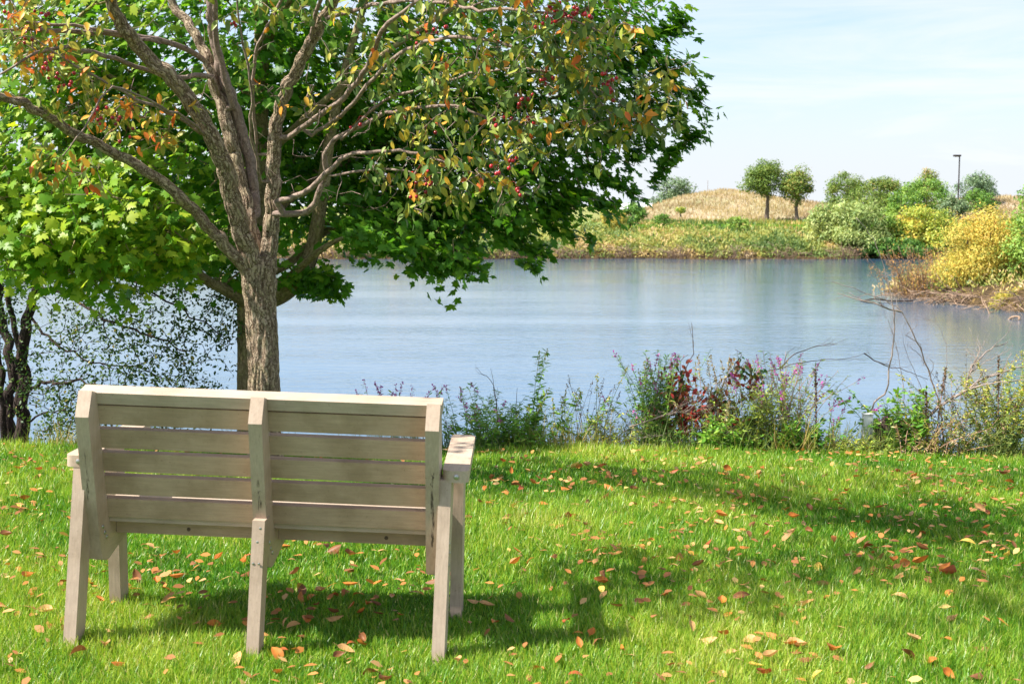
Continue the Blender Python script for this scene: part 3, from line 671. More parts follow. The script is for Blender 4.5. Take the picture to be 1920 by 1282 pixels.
# ------------------------------------------------------------------ maple tree (behind)
mroot = P(472, 855, 8.35); mroot[2] = float(height(mroot[0], mroot[1]))
maple = empty('maple_tree', mroot, 'large dark green maple tree behind the crabapple with drooping lobed leaves over the lake', 'tree')
S = Skel()
S.limb([(474, 930, 8.35, 100), (474, 872, 8.35, 84), (474, 850, 8.35, 72), (473, 800, 8.35, 62), (471, 700, 8.35, 56), (470, 620, 8.35, 54), (470, 560, 8.35, 54), (474, 480, 8.35, 50), (480, 380, 8.35, 44), (485, 250, 8.35, 38), (490, 100, 8.4, 30), (490, -100, 8.4, 22), (500, -400, 8.4, 13), (500, -700, 8.4, 6)], 0.06)
S.limb([(490, 570, 8.35, 30), (530, 552, 8.25, 34), (565, 520, 8.2, 33), (585, 470, 8.2, 31), (597, 410, 8.2, 28), (607, 340, 8.2, 26), (620, 250, 8.2, 22), (650, 120, 8.2, 16), (700, -40, 8.2, 11), (760, -200, 8.2, 6)])
S.limb([(485, 520, 8.5, 20), (540, 495, 8.6, 18), (580, 460, 8.7, 16), (620, 430, 8.8, 14), (700, 415, 8.9, 11), (800, 400, 9.0, 8), (900, 390, 9.1, 6), (1010, 370, 9.1, 4)])
S.limb([(485, 545, 8.3, 16), (540, 520, 8.1, 16), (600, 470, 7.9, 13), (640, 448, 7.8, 8), (680, 440, 7.8, 4)])
S.limb([(460, 565, 8.3, 26), (425, 545, 8.1, 24), (380, 520, 7.9, 20), (330, 470, 7.7, 16), (270, 440, 7.5, 12), (180, 420, 7.3, 9), (60, 400, 7.2, 5)])
S.limb([(455, 550, 8.4, 24), (400, 510, 8.6, 20), (350, 475, 8.8, 16), (310, 440, 9, 14), (240, 380, 9.2, 10), (120, 320, 9.4, 6)])
S.limb([(490, 420, 8.35, 18), (600, 330, 8.6, 15), (740, 260, 8.8, 12), (900, 220, 8.9, 9), (1050, 180, 9.0, 6), (1180, 130, 9.0, 4)])
S.limb([(490, 300, 8.35, 18), (620, 180, 8.0, 14), (780, 60, 7.8, 11), (950, -40, 7.7, 8), (1120, -90, 7.6, 5)])
S.limb([(480, 330, 8.35, 18), (360, 230, 8.0, 14), (220, 150, 7.6, 10), (80, 90, 7.3, 7), (-80, 50, 7.1, 4)])
S.limb([(485, 200, 8.4, 16), (360, 60, 8.8, 12), (220, -60, 9.0, 9), (60, -150, 9.1, 5)])
S.limb([(490, 100, 8.4, 16), (600, -100, 7.8, 12), (720, -260, 7.2, 8)])
S.limb([(490, 0, 8.4, 16), (400, -200, 8.0, 10), (300, -350, 7.6, 6)])
# sprays at the right edge and lower fringe, as bearings to the ends of twigs with their depth
fringe = [(1270, 60, 8.9), (1302, 140, 8.9), (1322, 228, 8.8), (1312, 165, 9), (1275, 275, 8.9), (1240, 322, 8.8), (1268, 18, 8.9), (1297, 62, 9), (1160, 408, 8.6), (1205, 372, 8.7), (1110, 455, 8.5), (1230, 100, 9.1), (1225, 235, 8.9), (1255, 165, 9), (900, 505, 8.2), (1000, 505, 8.4), (1335, 205, 8.9), (1300, 180, 9), (1295, 250, 8.9), (1262, 215, 9), (1240, 130, 9.1), (1290, 110, 9.1), (1285, 20, 9), (1250, 60, 9), (1210, 20, 8.9), (1180, 70, 8.8), (1255, 295, 8.8), (1225, 260, 8.9), (1225, 345, 8.8), (1190, 300, 8.8), (1180, 355, 8.8), (1130, 330, 8.8), (1150, 380, 8.7), (1100, 365, 8.7),
          (1075, 440, 8.6), (1040, 425, 8.6), (1010, 470, 8.5), (985, 440, 8.5), (990, 492, 8.4), (940, 455, 8.4), (900, 475, 8.3), (870, 525, 8.3), (850, 490, 8.2), (835, 500, 8.1), (790, 500, 8.1), (760, 470, 8), (720, 465, 8), (690, 445, 8), (655, 430, 8.1), (1060, 400, 8.7), (1020, 390, 8.7),
          (600, 540, 8.0), (630, 520, 8.0), (575, 545, 8.1), (645, 545, 8.0), (610, 505, 8.1), (590, 525, 8.1), (620, 548, 8.0)]
T = [P(*f) for f in fringe]
TT = [np.array(T)]; grp = [np.zeros(len(T))]
blobs = [(60, 430, 6.9, .5, 60), (150, 400, 7.0, .5, 60), (90, 470, 6.9, .32, 30), (160, 510, 6.9, .22, 12), (250, 440, 7.2, .4, 34), (330, 470, 7.5, .4, 22), (300, 500, 7.6, .3, 10), (20, 320, 7.2, .6, 55), (150, 280, 7.6, .7, 70), (300, 330, 7.8, .6, 55), (400, 430, 8.0, .5, 22), (420, 500, 8.2, .25, 8),
         (60, 150, 7.6, .8, 60), (220, 130, 7.8, .8, 65), (380, 180, 8.4, .8, 50), (340, 20, 8.0, .8, 45), (120, 0, 7.8, .8, 40), (520, 120, 8.8, .8, 40), (560, 280, 9.0, .7, 60), (660, 340, 8.8, .6, 50), (640, 180, 8.8, .8, 60), (760, 380, 8.7, .5, 48), (740, 260, 8.8, .7, 60), (840, 420, 8.5, .42, 40),
         (880, 320, 8.8, .6, 60), (940, 400, 8.6, .40, 34), (1000, 330, 8.8, .5, 42), (1060, 380, 8.7, .28, 12), (1090, 290, 8.9, .4, 26), (860, 180, 8.8, .7, 55), (980, 210, 8.9, .6, 45), (1090, 170, 8.9, .5, 30), (1160, 230, 8.9, .35, 15), (760, 60, 8.6, .8, 55), (920, 60, 8.6, .7, 50), (1070, 50, 8.7, .6, 34), (1190, 120, 8.9, .35, 12), (1160, 20, 8.8, .4, 18), (1230, 190, 8.9, .28, 8),
         (600, 20, 8.5, .8, 40), (480, -120, 8.4, 1.2, 34), (750, -150, 8.4, 1.1, 34), (1000, -120, 8.4, .9, 28), (250, -150, 8.2, 1.1, 24), (500, -450, 8.4, 1.2, 22), (-150, 250, 7.6, .7, 24), (1180, 250, 8.9, .25, 8), (1120, 80, 8.8, .4, 16), (820, 470, 8.3, .25, 16), (700, 420, 8.3, .3, 18), (450, 330, 9.2, .6, 40), (200, 370, 8.6, .6, 40), (560, 420, 9.2, .45, 26), (640, 260, 9.6, .7, 50), (800, 200, 9.8, .8, 50), (420, 230, 9.6, .8, 30)]
for px, py, D, r_, n_ in blobs: TT.append(ball(n_, P(px, py, D), r_, 0.62))
T = np.vstack(TT)
T[:, 2] = np.maximum(T[:, 2], 0.75)
ends = S.grow(T, 0.13, up=0.04, wob=0.02)
mbw, mbt = MB(), MB(); S.mesh((mbw, mbw), tip=0.0034, ex=2.6, rough=0.035)
tag(mbw.build('trunk', M['bark_maple'], maple))
pos = []; tipd = []; cen = np.array([-1.6, 9.15, 3.0])
for k_, e in ends:
    end = S.P[e]; p1 = S.P[S.par[e]]; d = norm(end - p1 + 1e-6)
    fr_ = k_ < len(fringe); nl = 50 if fr_ else 17
    for j in range(nl):
        t = rng.uniform(-0.30, 0.08); lat = rng.normal(0, 0.085, 3) * np.array([1, 1, .55]); base_ = end
        if fr_:
            q_ = e
            for _s in range(rng.integers(0, 5)): q_ = S.par[q_] if S.par[q_] > 0 else q_
            base_ = S.P[q_]; t = rng.uniform(-.06, .06); lat = lat * (.35 + .25 * np.linalg.norm(end - base_))
        pos.append(base_ + d * t + lat); tipd.append(norm(d * 0.5 + rng.normal(0, .55, 3) + np.array([0, 0, -0.45])))
pos = np.array(pos); tipd = np.array(tipd); n_ = len(pos)
outw = norm(pos - cen)
Nn = norm(np.array([0, -0.15, 0.95]) + outw * 0.55 + rng.normal(0, 0.38, (n_, 3)))
X_, Y_, Z_ = frames(Nn, tipd)
rv = np.clip(rng.normal(0.45, 0.2, n_), 0, 1)
rv = np.where((pos[:, 1] < 8.3) & (pos[:, 0] < -1.4), np.clip(rv + 0.34, 0, 1), rv)  # left near-side leaves coloured lighter to stand for sunlight on them
mb = MB(); mb.scatter(MT, MF, pos, X_ * rng.uniform(.62, 1.05, (n_, 1)), Y_, Z_, rng.uniform(0.042, 0.082, n_), rv)
mb.build('crown', M['maple_leaf'], maple, smooth=False)
print('maple leaves', n_)

P = P_
# ------------------------------------------------------------------ crabapple tree (in front)
croot = P(494, 890, 7.5); croot[2] = 0
crab = empty('crabapple_tree', croot, 'crabapple tree with ridged trunk, orange and olive leaves and red berries behind the bench', 'tree')
S = Skel()
S.limb([(497, 905, 7.5, 112), (497, 885, 7.5, 84), (497, 860, 7.5, 70), (497, 800, 7.5, 62), (496, 740, 7.5, 60), (493, 660, 7.5, 56), (490, 600, 7.5, 56), (487, 550, 7.5, 60), (486, 510, 7.5, 66), (486, 480, 7.5, 60)], 0.035)
limbs = [
 [(476, 525, 7.48, 36), (450, 492, 7.42, 30), (420, 458, 7.35, 27), (380, 412, 7.25, 26), (330, 362, 7.1, 26), (280, 325, 7.0, 24), (220, 290, 6.9, 23), (130, 243, 6.7, 22), (60, 203, 6.5, 20), (0, 180, 6.4, 18), (-80, 160, 6.3, 14), (-180, 120, 6.2, 8)],
 [(484, 520, 7.48, 44), (462, 460, 7.42, 42), (443, 400, 7.36, 40), (427, 335, 7.3, 40), (405, 275, 7.22, 38), (370, 210, 7.15, 36), (325, 152, 7.05, 34), (275, 105, 7.0, 32), (238, 60, 6.9, 30), (207, 0, 6.8, 27), (190, -60, 6.7, 24), (160, -200, 6.6, 12)],
 [(488, 510, 7.55, 34), (470, 420, 7.55, 32), (452, 340, 7.6, 30), (432, 260, 7.6, 30), (412, 190, 7.6, 28), (392, 120, 7.6, 24), (365, 62, 7.65, 20), (325, 10, 7.7, 17), (270, -60, 7.7, 10)],
 [(480, 400, 7.6, 22), (470, 310, 7.65, 24), (445, 220, 7.65, 25), (418, 140, 7.6, 24), (400, 70, 7.55, 19), (392, 0, 7.5, 16), (380, -120, 7.5, 10)],
 [(436, 200, 7.58, 16), (410, 100, 7.5, 14), (403, 30, 7.4, 13), (405, -60, 7.3, 10), (420, -160, 7.2, 6)],
 [(496, 520, 7.5, 44), (505, 460, 7.5, 38), (510, 400, 7.48, 34), (512, 330, 7.46, 31), (515, 260, 7.42, 29), (525, 200, 7.38, 27), (548, 145, 7.32, 27), (578, 90, 7.25, 26), (608, 35, 7.2, 24), (640, -20, 7.1, 20), (690, -120, 7, 10)],
 [(413, 190, 7.6, 10), (395, 145, 7.5, 12), (330, 145, 7.3, 10), (270, 130, 7.1, 10), (200, 105, 6.9, 10), (130, 88, 6.7, 9), (70, 100, 6.5, 7), (0, 140, 6.4, 4)],
 [(385, 115, 7.6, 13), (330, 85, 7.4, 13), (250, 68, 7.2, 11), (150, 60, 7.0, 11), (60, 56, 6.8, 9), (-40, 58, 6.7, 6)],
 [(300, 80, 7.3, 8), (220, 62, 7.1, 8), (110, 48, 6.9, 7), (0, 36, 6.7, 5), (-60, 20, 6.6, 3)],
 [(376, 250, 7.2, 9), (330, 218, 7.0, 8), (250, 185, 6.8, 7), (190, 150, 6.6, 6), (120, 110, 6.5, 5), (60, 70, 6.4, 3)],
 [(395, 265, 7.25, 8), (360, 230, 7.0, 7), (300, 200, 6.7, 6), (210, 165, 6.5, 5), (160, 240, 6.4, 4), (120, 290, 6.4, 3)],
 [(515, 400, 7.45, 15), (548, 400, 7.4, 15), (580, 395, 7.35, 15), (597, 362, 7.3, 14), (612, 325, 7.25, 13), (607, 292, 7.2, 12), (632, 262, 7.15, 11), (690, 228, 7.0, 10), (760, 205, 6.8, 9), (850, 200, 6.6, 7), (930, 230, 6.5, 4)],
 [(518, 378, 7.4, 15), (556, 368, 7.3, 13), (598, 340, 7.2, 12), (640, 300, 7.1, 11), (690, 285, 6.9, 8), (770, 285, 6.8, 7), (840, 305, 6.7, 5), (900, 330, 6.6, 3)],
 [(540, 258, 7.4, 12), (590, 222, 7.2, 12), (645, 180, 7.0, 12), (690, 125, 6.8, 11), (715, 60, 6.6, 11), (760, 20, 6.5, 9), (830, -20, 6.4, 7), (900, -60, 6.3, 4)],
 [(585, 255, 7.3, 8), (650, 205, 7.0, 9), (700, 150, 6.7, 9), (760, 95, 6.5, 9), (840, 70, 6.3, 8), (940, 80, 6.1, 7), (1030, 110, 6.0, 6), (1100, 160, 5.9, 4), (1150, 220, 5.9, 3)],
 [(640, 262, 7.1, 7), (720, 190, 6.9, 7), (800, 165, 6.7, 7), (900, 135, 6.5, 6), (1000, 130, 6.3, 5), (1080, 150, 6.2, 4), (1160, 190, 6.1, 3), (1220, 240, 6.1, 2)],
 [(480, 290, 7.5, 7), (474, 180, 7.3, 8), (480, 100, 7.2, 8), (510, 40, 7.0, 8), (540, -20, 6.9, 7), (580, -100, 6.8, 4)],
 [(490, 340, 7.4, 7), (472, 260, 7.2, 7), (470, 150, 7.0, 6), (450, 60, 6.9, 5), (445, -20, 6.8, 4)],
 [(600, 40, 7.2, 9), (700, 10, 6.8, 9), (800, 0, 6.4, 8), (900, 20, 6.0, 7), (1000, 20, 5.8, 6), (1080, 40, 5.7, 4), (1150, 70, 5.6, 3)],
 [(575, 95, 7.25, 10), (600, 0, 7.1, 9), (650, -100, 6.8, 7), (760, -160, 6.5, 5), (900, -150, 6.0, 4), (1050, -100, 5.7, 3)],
 [(205, 0, 6.8, 12), (100, -80, 6.5, 8), (0, -120, 6.3, 5)],
 [(607, 330, 7.2, 6), (680, 320, 7.0, 6), (760, 320, 6.8, 5), (830, 350, 6.8, 3)]]
for lb in limbs: S.limb(lb, 0.045 if lb[0][3] > 20 else 0.08, wob=0.004, wk=0.84)
cb = [(1130, 60, 5.7, .22, 34), (1060, 90, 5.9, .25, 40), (980, 120, 6.1, .28, 44), (900, 140, 6.3, .3, 44), (820, 150, 6.5, .3, 40), (740, 160, 6.8, .3, 34), (1150, 170, 5.9, .22, 36), (1190, 240, 6.0, .18, 24), (1110, 240, 6.0, .22, 34), (1040, 220, 6.1, .25, 36), (960, 250, 6.3, .28, 38), (870, 250, 6.5, .28, 36), (780, 250, 6.8, .26, 30), (800, 340, 6.7, .18, 30), (780, 390, 6.7, .10, 12), (880, 330, 6.6, .22, 26), (960, 330, 6.4, .2, 20), (720, 330, 6.9, .2, 16), (1230, 130, 5.9, .15, 14), (1240, 200, 6.0, .12, 12),
      (880, 30, 6.2, .3, 34), (760, 40, 6.6, .3, 26), (1000, 30, 5.9, .26, 34), (660, 60, 6.9, .3, 18), (580, 20, 7.0, .3, 14), (500, 60, 7.1, .3, 12), (620, 150, 7.0, .3, 14), (540, 180, 7.1, .2, 6), (450, 30, 7.0, .25, 9),
      (40, 90, 6.6, .25, 22), (120, 130, 6.6, .25, 20), (50, 130, 6.9, .2, 12), (190, 200, 6.9, .22, 20), (250, 230, 7.1, .2, 16), (300, 250, 7.1, .15, 8), (90, 290, 6.4, .12, 7), (30, 20, 6.6, .25, 14), (140, 30, 6.8, .25, 12), (160, 320, 6.5, .1, 6), (90, 320, 6.4, .08, 4), (330, 220, 7, .15, 6),
      (900, -120, 6.0, .5, 50), (1050, -80, 5.8, .4, 40), (700, -150, 6.6, .5, 40), (500, -150, 7.0, .5, 35), (200, -150, 6.6, .5, 40), (0, -80, 6.4, .4, 30), (-130, 120, 6.3, .4, 30), (350, -120, 7.3, .4, 25)]
T = np.vstack([ball(int(n_ * (.85 if px > 450 else 1.35)), P(px, py, D), r_, 0.8) for px, py, D, r_, n_ in cb] + [ball(n_, c_, r_, .7) for c_, r_, n_ in (((-1.7, 4.7, 3.0), .6, 340), ((-1.0, 5.1, 3.1), .55, 220), ((-.2, 6.0, 3.1), .5, 110), ((.8, 6.1, 3.2), .5, 110), ((-.2, 4.7, 3.0), .55, 240), ((1.4, 6.3, 3.3), .5, 80), ((-.8, 4.2, 3.2), .4, 50), ((.4, 6.9, 3.3), .6, 200), ((1.2, 6.7, 3.4), .6, 170), ((-.6, 6.9, 3.4), .6, 130), ((-.4, 5.5, 3.2), .4, 50))])  # last list: unseen overhead clumps added to cast dappled shade on the lawn
ends = S.grow(T, 0.08, up=0.06, wob=0.010)
bare = np.vstack([ball(n_, P(px, py, D), r_, 0.8) for px, py, D, r_, n_ in ((600, 200, 7.1, .35, 24), (560, 330, 7.2, .25, 12), (460, 150, 7.2, .35, 16), (660, 350, 7.1, .25, 12), (330, 100, 7.2, .4, 14), (200, 380, 6.9, .25, 5), (650, 250, 7.0, .3, 16))])
S.grow(bare, 0.07, up=0.05, wob=0.015)
mbw, mbt = MB(), MB(); S.mesh((mbw, mbt), tip=0.0016, ex=2.2, big=0.036, rough=0.075)
mbw.build('trunk', M['bark_crab'], crab); mbt.build('branches', M['bark_limb'], crab)
pos = []; tipd = []; cl = []
for k_, e in ends:
    end = S.P[e]; d = norm(end - S.P[S.par[e]]); c_ = rng.uniform(0, 1)
    c_ = 0.12 + c_ * 0.66 if P(400, 0, 7)[0] < end[0] else 0.42 + c_ * 0.48
    for j in range(rng.integers(2, 6)):
        pos.append(end + d * rng.uniform(-0.10, 0.02) + rng.normal(0, .018, 3)); cl.append(np.clip(c_ + rng.normal(0, 0.18), 0, 1))
        tipd.append(norm(d * 0.35 + rng.normal(0, .38, 3) + np.array([0.05, 0, -0.95])))
pos = np.array(pos); tipd = np.array(tipd); n_ = len(pos)
X_, Y_, Z_ = frames(norm(rng.normal(0, 1, (n_, 3)) + np.array([0, -.5, .25])), tipd)
mb = MB(); mb.scatter(CT, CF, pos, X_, Y_, Z_, rng.uniform(0.042, 0.068, n_), np.array(cl)); mb.build('crown', M['crab_leaf'], crab, smooth=False)
print('crab leaves', n_)
# berry clusters
def ico():
    bm = bmesh.new(); bmesh.ops.create_icosphere(bm, subdivisions=2, radius=1.0)
    V = np.array([v.co[:] for v in bm.verts]); Fc = np.array([[v.index for v in f.verts] for f in bm.faces]); bm.free(); return V, Fc
IV, IF = ico()
sites = [(1035, 15, 5.7, 9), (1050, 35, 5.7, 8), (1080, 25, 5.7, 8), (1100, 35, 5.7, 5), (1025, 40, 5.7, 4), (1140, 150, 5.8, 9), (1150, 170, 5.8, 5), (975, 185, 6.1, 7), (940, 230, 6.1, 5), (790, 325, 6.6, 5), (795, 345, 6.6, 5), (780, 365, 6.6, 4), (965, 300, 6.2, 4), (965, 360, 6.2, 4), (935, 328, 6.2, 3), (790, 70, 6.5, 5), (825, 55, 6.5, 4), (1015, 150, 6.0, 4), (1035, 160, 6.0, 3), (985, 215, 6.1, 3),
         (183, 203, 6.5, 4), (240, 255, 6.6, 3), (105, 155, 6.4, 6), (85, 120, 6.4, 5), (50, 70, 6.5, 5), (195, 230, 6.5, 4), (80, 30, 6.6, 5), (20, 15, 6.6, 3), (435, 45, 6.9, 3), (220, 225, 6.5, 3), (675, 235, 6.9, 2), (800, 250, 6.6, 2), (130, 145, 6.4, 4)]
A = np.array(S.P)
for px, py, D, n_ in sites:
    c_ = P(px, py, D); i = int(np.argmin(np.linalg.norm(A - c_ - np.array([0, 0, 0.03]), axis=1))); near = A[i]
    mb = MB()
    for j in range(n_):
        b_ = c_ + rng.normal(0, 1, 3) * np.array([.024, .02, .018]); r_ = rng.uniform(0.0075, 0.0100)
        mb.add(b_ + IV * r_ * np.array([1, 1, 1.08]), [IF], rng.uniform(0, 1))
        j0 = c_ + np.array([0, 0, 0.045]); tube(mb, spline([j0, (j0 + b_) / 2 + rng.normal(0, .004, 3), b_], .02), 0.0008, 3, 0.0)
    tube(mb, spline([near, (near + c_) / 2 + np.array([0, 0, .03]), c_ + np.array([0, 0, .045])], .03), 0.0013, 3, 0.0)
    mb.build('berry_cluster', M['berry'], crab)

# ------------------------------------------------------------------ dark tree on the left bank with drooping branches
D0 = 9.6
def foot(px, D): p = P(px, 600, D); p[2] = float(height(p[0], D)); return p
droot = foot(35, D0)
dark = empty('waterside_tree', droot, 'dark multi stemmed small leaved tree at the left water edge with arching branches', 'tree')
S = Skel()
for lb in ([(35, 880, 9.6, 44), (38, 820, 9.6, 34), (45, 740, 9.6, 32), (42, 680, 9.6, 28), (48, 620, 9.6, 26), (62, 560, 9.6, 22), (85, 510, 9.5, 17), (110, 470, 9.5, 13), (140, 420, 9.4, 9), (180, 360, 9.4, 6)],
           [(20, 880, 9.7, 30), (15, 800, 9.7, 26), (22, 700, 9.7, 24), (5, 600, 9.8, 20), (-10, 480, 9.8, 18), (0, 360, 9.8, 14), (20, 200, 9.8, 8)],
           [(2, 880, 9.5, 18), (5, 780, 9.5, 16), (-5, 640, 9.5, 15), (-30, 500, 9.5, 12), (-50, 300, 9.5, 8)],
           [(44, 690, 9.6, 14), (25, 600, 9.6, 14), (15, 520, 9.6, 12), (20, 440, 9.6, 9)],
           [(60, 560, 9.6, 10), (90, 540, 9.4, 9), (130, 555, 9.2, 7), (200, 600, 9.0, 6), (280, 630, 8.9, 5), (350, 660, 8.8, 3)],
           [(90, 520, 9.5, 8), (140, 520, 9.3, 8), (200, 510, 9.1, 6), (280, 540, 8.9, 5), (360, 590, 8.8, 4), (430, 640, 8.8, 2)],
           [(50, 735, 9.6, 9), (85, 718, 9.4, 8), (140, 715, 9.2, 6), (220, 735, 9.0, 4), (290, 760, 8.9, 3)],
           [(55, 790, 9.6, 6), (100, 770, 9.4, 4), (180, 775, 9.2, 3)],
           [(100, 490, 9.5, 9), (150, 490, 9.5, 8), (210, 480, 9.4, 6), (300, 490, 9.3, 5), (400, 530, 9.2, 3), (440, 570, 9.2, 2)],
           [(55, 590, 9.6, 7), (100, 640, 9.4, 6), (170, 680, 9.3, 4), (260, 690, 9.2, 3), (330, 720, 9.1, 2)]):
    S.limb(lb, 0.08, wob=0.01, wk=0.78)
cb = [(180, 560, 9.2, .3, 34), (250, 560, 9.1, .3, 40), (330, 560, 9.1, .3, 44), (400, 580, 9.1, .25, 36), (430, 620, 9.0, .15, 14), (130, 620, 9.3, .3, 34), (220, 640, 9.1, .3, 44), (310, 640, 9.0, .3, 44), (380, 660, 9.0, .25, 26), (120, 700, 9.3, .3, 34), (220, 710, 9.1, .28, 40), (310, 720, 9.0, .28, 40), (370, 740, 9.0, .2, 20), (80, 760, 9.3, .25, 30), (150, 780, 9.2, .28, 40), (110, 820, 9.0, .18, 26), (240, 780, 9.1, .25, 34), (330, 790, 9.1, .25, 24), (30, 640, 9.5, .3, 20), (20, 540, 9.6, .4, 40), (40, 470, 9.6, .4, 40), (10, 400, 9.7, .5, 40), (0, 700, 9.4, .3, 20), (160, 500, 9.4, .25, 22), (300, 510, 9.3, .2, 18),
      (0, 200, 9.8, .8, 40), (-100, 400, 9.6, .6, 30)]
T = np.vstack([ball(int(n_ * 1.25), P(px, py, D), r_ * 1.1, 0.8) for px, py, D, r_, n_ in cb])
ends = S.grow(T, 0.08, up=0.03, wob=0.006)
mbw = MB(); S.mesh((mbw, mbw), tip=0.0020, ex=2.4, rough=0.05); mbw.build('trunk', M['bark_dark'], dark)
pos = []; dd = []
for k_, e in ends:
    p = S.P[e]; d = norm(p - S.P[S.par[e]])
    for j in range(9): pos.append(p + d * rng.uniform(-.25, .03) + rng.normal(0, .022, 3)); dd.append(norm(d * .6 + rng.normal(0, .6, 3) + np.array([0, 0, -.2])))
pos = np.array(pos); n_ = len(pos); X_, Y_, Z_ = frames(rng.normal(0, 1, (n_, 3)) + np.array([0, 0, .5]), np.array(dd))
mb = MB(); mb.scatter(LT * np.array([1.5, 1, 1]), LF, pos, X_, Y_, Z_, rng.uniform(0.021, 0.037, n_), np.clip(rng.normal(0.35, 0.28, n_), 0, 1)); mb.build('crown', M['waterside'], dark, smooth=False)

# ------------------------------------------------------------------ waterside plants of the near bank
def stems_leaves(root, base, stems, leafm, stemm, ls=0.05, lw=0.8, dens=26, droop=-0.1, start=0.15, rmean=0.45, rsd=0.2, r0=0.003, name='foliage', side=1.0):
    ms, ml = MB(), MB()
    for pts, wgt in stems:
        q = spline(pts, 0.05); n_ = len(q); tube(ms, q, np.linspace(r0, r0 * 0.35, n_), 4)
        L_ = np.sum(np.linalg.norm(np.diff(q, axis=0), axis=1)); m = int(L_ * dens * wgt * 1.7)
        if m < 1: continue
        t = rng.uniform(start, 1, m); idx = t * (n_ - 1); i0 = np.clip(idx.astype(int), 0, n_ - 2); f = (idx - i0)[:, None]
        p = q[i0] * (1 - f) + q[i0 + 1] * f; d = norm(q[i0 + 1] - q[i0]); az = rng.uniform(0, 6.28, m)
        o_ = np.stack([np.cos(az), np.sin(az), np.full(m, 0.0)], -1)
        tp = norm(o_ * side + d * 0.55 + np.array([0, 0, droop]) + rng.normal(0, .2, (m, 3)))
        X_, Y_, Z_ = frames(norm(np.array([0, 0, 1.0]) + rng.normal(0, .45, (m, 3))), tp)
        ml.scatter(LT * np.array([lw, 1, 1]), LF, p, X_, Y_, Z_, ls * rng.uniform(.6, 1.25, m) * (1.15 - 0.5 * t), np.clip(rng.normal(rmean, rsd, m), 0, 1))
    ms.build('stems', stemm, root)
    if ml.n: ml.build(name, leafm, root, smooth=False)
def clump(base, n_, h, spread, hv=0.25, lean=0.0, bend=0.15):
    out = []
    for i in range(n_):
        b_ = base + np.array([rng.normal(0, spread * .35), rng.normal(0, spread * .25), 0]); b_[2] = float(height(b_[0], b_[1])) if b_[1] > 8 else base[2]
        hh = h * rng.uniform(1 - hv, 1 + hv * .4); tx = rng.normal(lean, spread * .7); ty = rng.normal(0, spread * .4)
        top = np.array([b_[0] + tx, b_[1] + ty, base[2] + hh]); mid = b_ * .5 + top * .5 + np.array([-tx * bend, 0, hh * 0.08])
        out.append(([b_, mid, top], 1.0))
    return out
def spikes(root, stems, mat, L_=0.12, w=0.010, frac=1.0, dens=220, name='flower_spikes', sz=0.011):
    one = name[:-1] if name.endswith('s') else name; k0 = 0
    for pts, _ in stems:
        if rng.uniform() > frac or k0 >= 90: continue
        ml = MB(); k0 += 1
        q = spline(pts, 0.03); tot = np.linalg.norm(q[-1] - q[0]); ll = min(L_ * rng.uniform(.5, 1.2), tot * .8)
        d = norm(q[-1] - q[-4]); m = int(dens * ll) + 4; t = rng.uniform(0, 1, m)
        p = q[-1] + d * ((t - 0.9) * ll)[:, None] + rng.normal(0, w * 0.5, (m, 3)) * (1.2 - t)[:, None]
        X_, Y_, Z_ = frames(rng.normal(0, 1, (m, 3)), rng.normal(0, 1, (m, 3)) + d)
        ml.scatter(LT * np.array([2.0, 1, 1]), LF, p, X_, Y_, Z_, sz * rng.uniform(.6, 1.3, m), rng.uniform(0, 1, m))
        ml.build(one, mat, root, smooth=False)
def base_of(px, D=8.95):
    p = P(px, 800, D); p[2] = float(height(p[0], D)); return p
def zat(py, D): return CH - (py - YH) * D / F
def plant(name, label, cat, px, ptop, n_, spread, D=8.95, group=None, leafm='weed', stemm='stem', fl=None, flm='purple', flL=0.12, frac=1.0, ls=0.05, lw=0.8, dens=40, rmean=.45, hv=.3, lean=0.0, rsd=.2, r0=.003, flw=.010, flsz=.011, start=.1):
    b_ = base_of(px, D); h = zat(ptop, D) - b_[2]
    root = empty(name, b_, label, cat, group)
    st = clump(b_, int(n_ * 1.3), h, spread * 1.1, min(.6, hv * 1.35), lean); ls = ls * 1.2
    stems_leaves(root, b_, st, M[leafm], M[stemm], ls, lw, dens, rmean=rmean, rsd=rsd, r0=r0, start=start)
    if fl: spikes(root, st, M[flm], flL, flw * 1.25, frac, name=fl, sz=flsz * 1.25)
    return root
plant('loosestrife', 'purple loosestrife spikes peeking above the bench back against the water', 'wildflower', 735, 732, 16, .20, 9.2, fl='flower_spikes', ls=.045, lw=.7, dens=30, hv=.15)
plant('loosestrife', 'purple loosestrife with low spikes right behind the bench armrest', 'wildflower', 905, 745, 26, .22, 8.9, fl='flower_spikes', frac=.45, dens=60, ls=.045, flL=.09)
plant('green_weed', 'bushy bright green weed with narrow leaves right of the armrest', 'weed', 960, 775, 46, .24, 8.85, dens=75, ls=.05, lw=.7, rmean=.4)
plant('goldenrod', 'tall goldenrod stalk with a leaning plume right of the bench', 'wildflower', 985, 690, 5, .10, 8.9, fl='flower_plume', flm='goldenrod', flL=.16, dens=70, ls=.06, lean=.12, hv=.35, flw=.016)
plant('goldenrod', 'loose goldenrod with pale drooping yellow plumes over open water', 'wildflower', 1045, 745, 12, .20, 8.9, fl='flower_plume', flm='goldenrod', flL=.12, dens=45, ls=.055, lean=.08, flw=.016)
plant('seed_stalk', 'airy dark brown seed stalk in front of the open water', 'weed', 1105, 730, 26, .16, 8.95, leafm='seed', stemm='twig_dark', fl='seed_heads', flm='seed', flL=.06, dens=16, ls=.014, lw=2, r0=.0018, flsz=.007)
plant('pale_stalk', 'single tall pale goldenrod stalk beside the airy seed stalk', 'wildflower', 1125, 690, 2, .06, 8.95, fl='flower_plume', flm='goldenrod', flL=.14, dens=28, ls=.03, hv=.1, lean=.06, flw=.012)
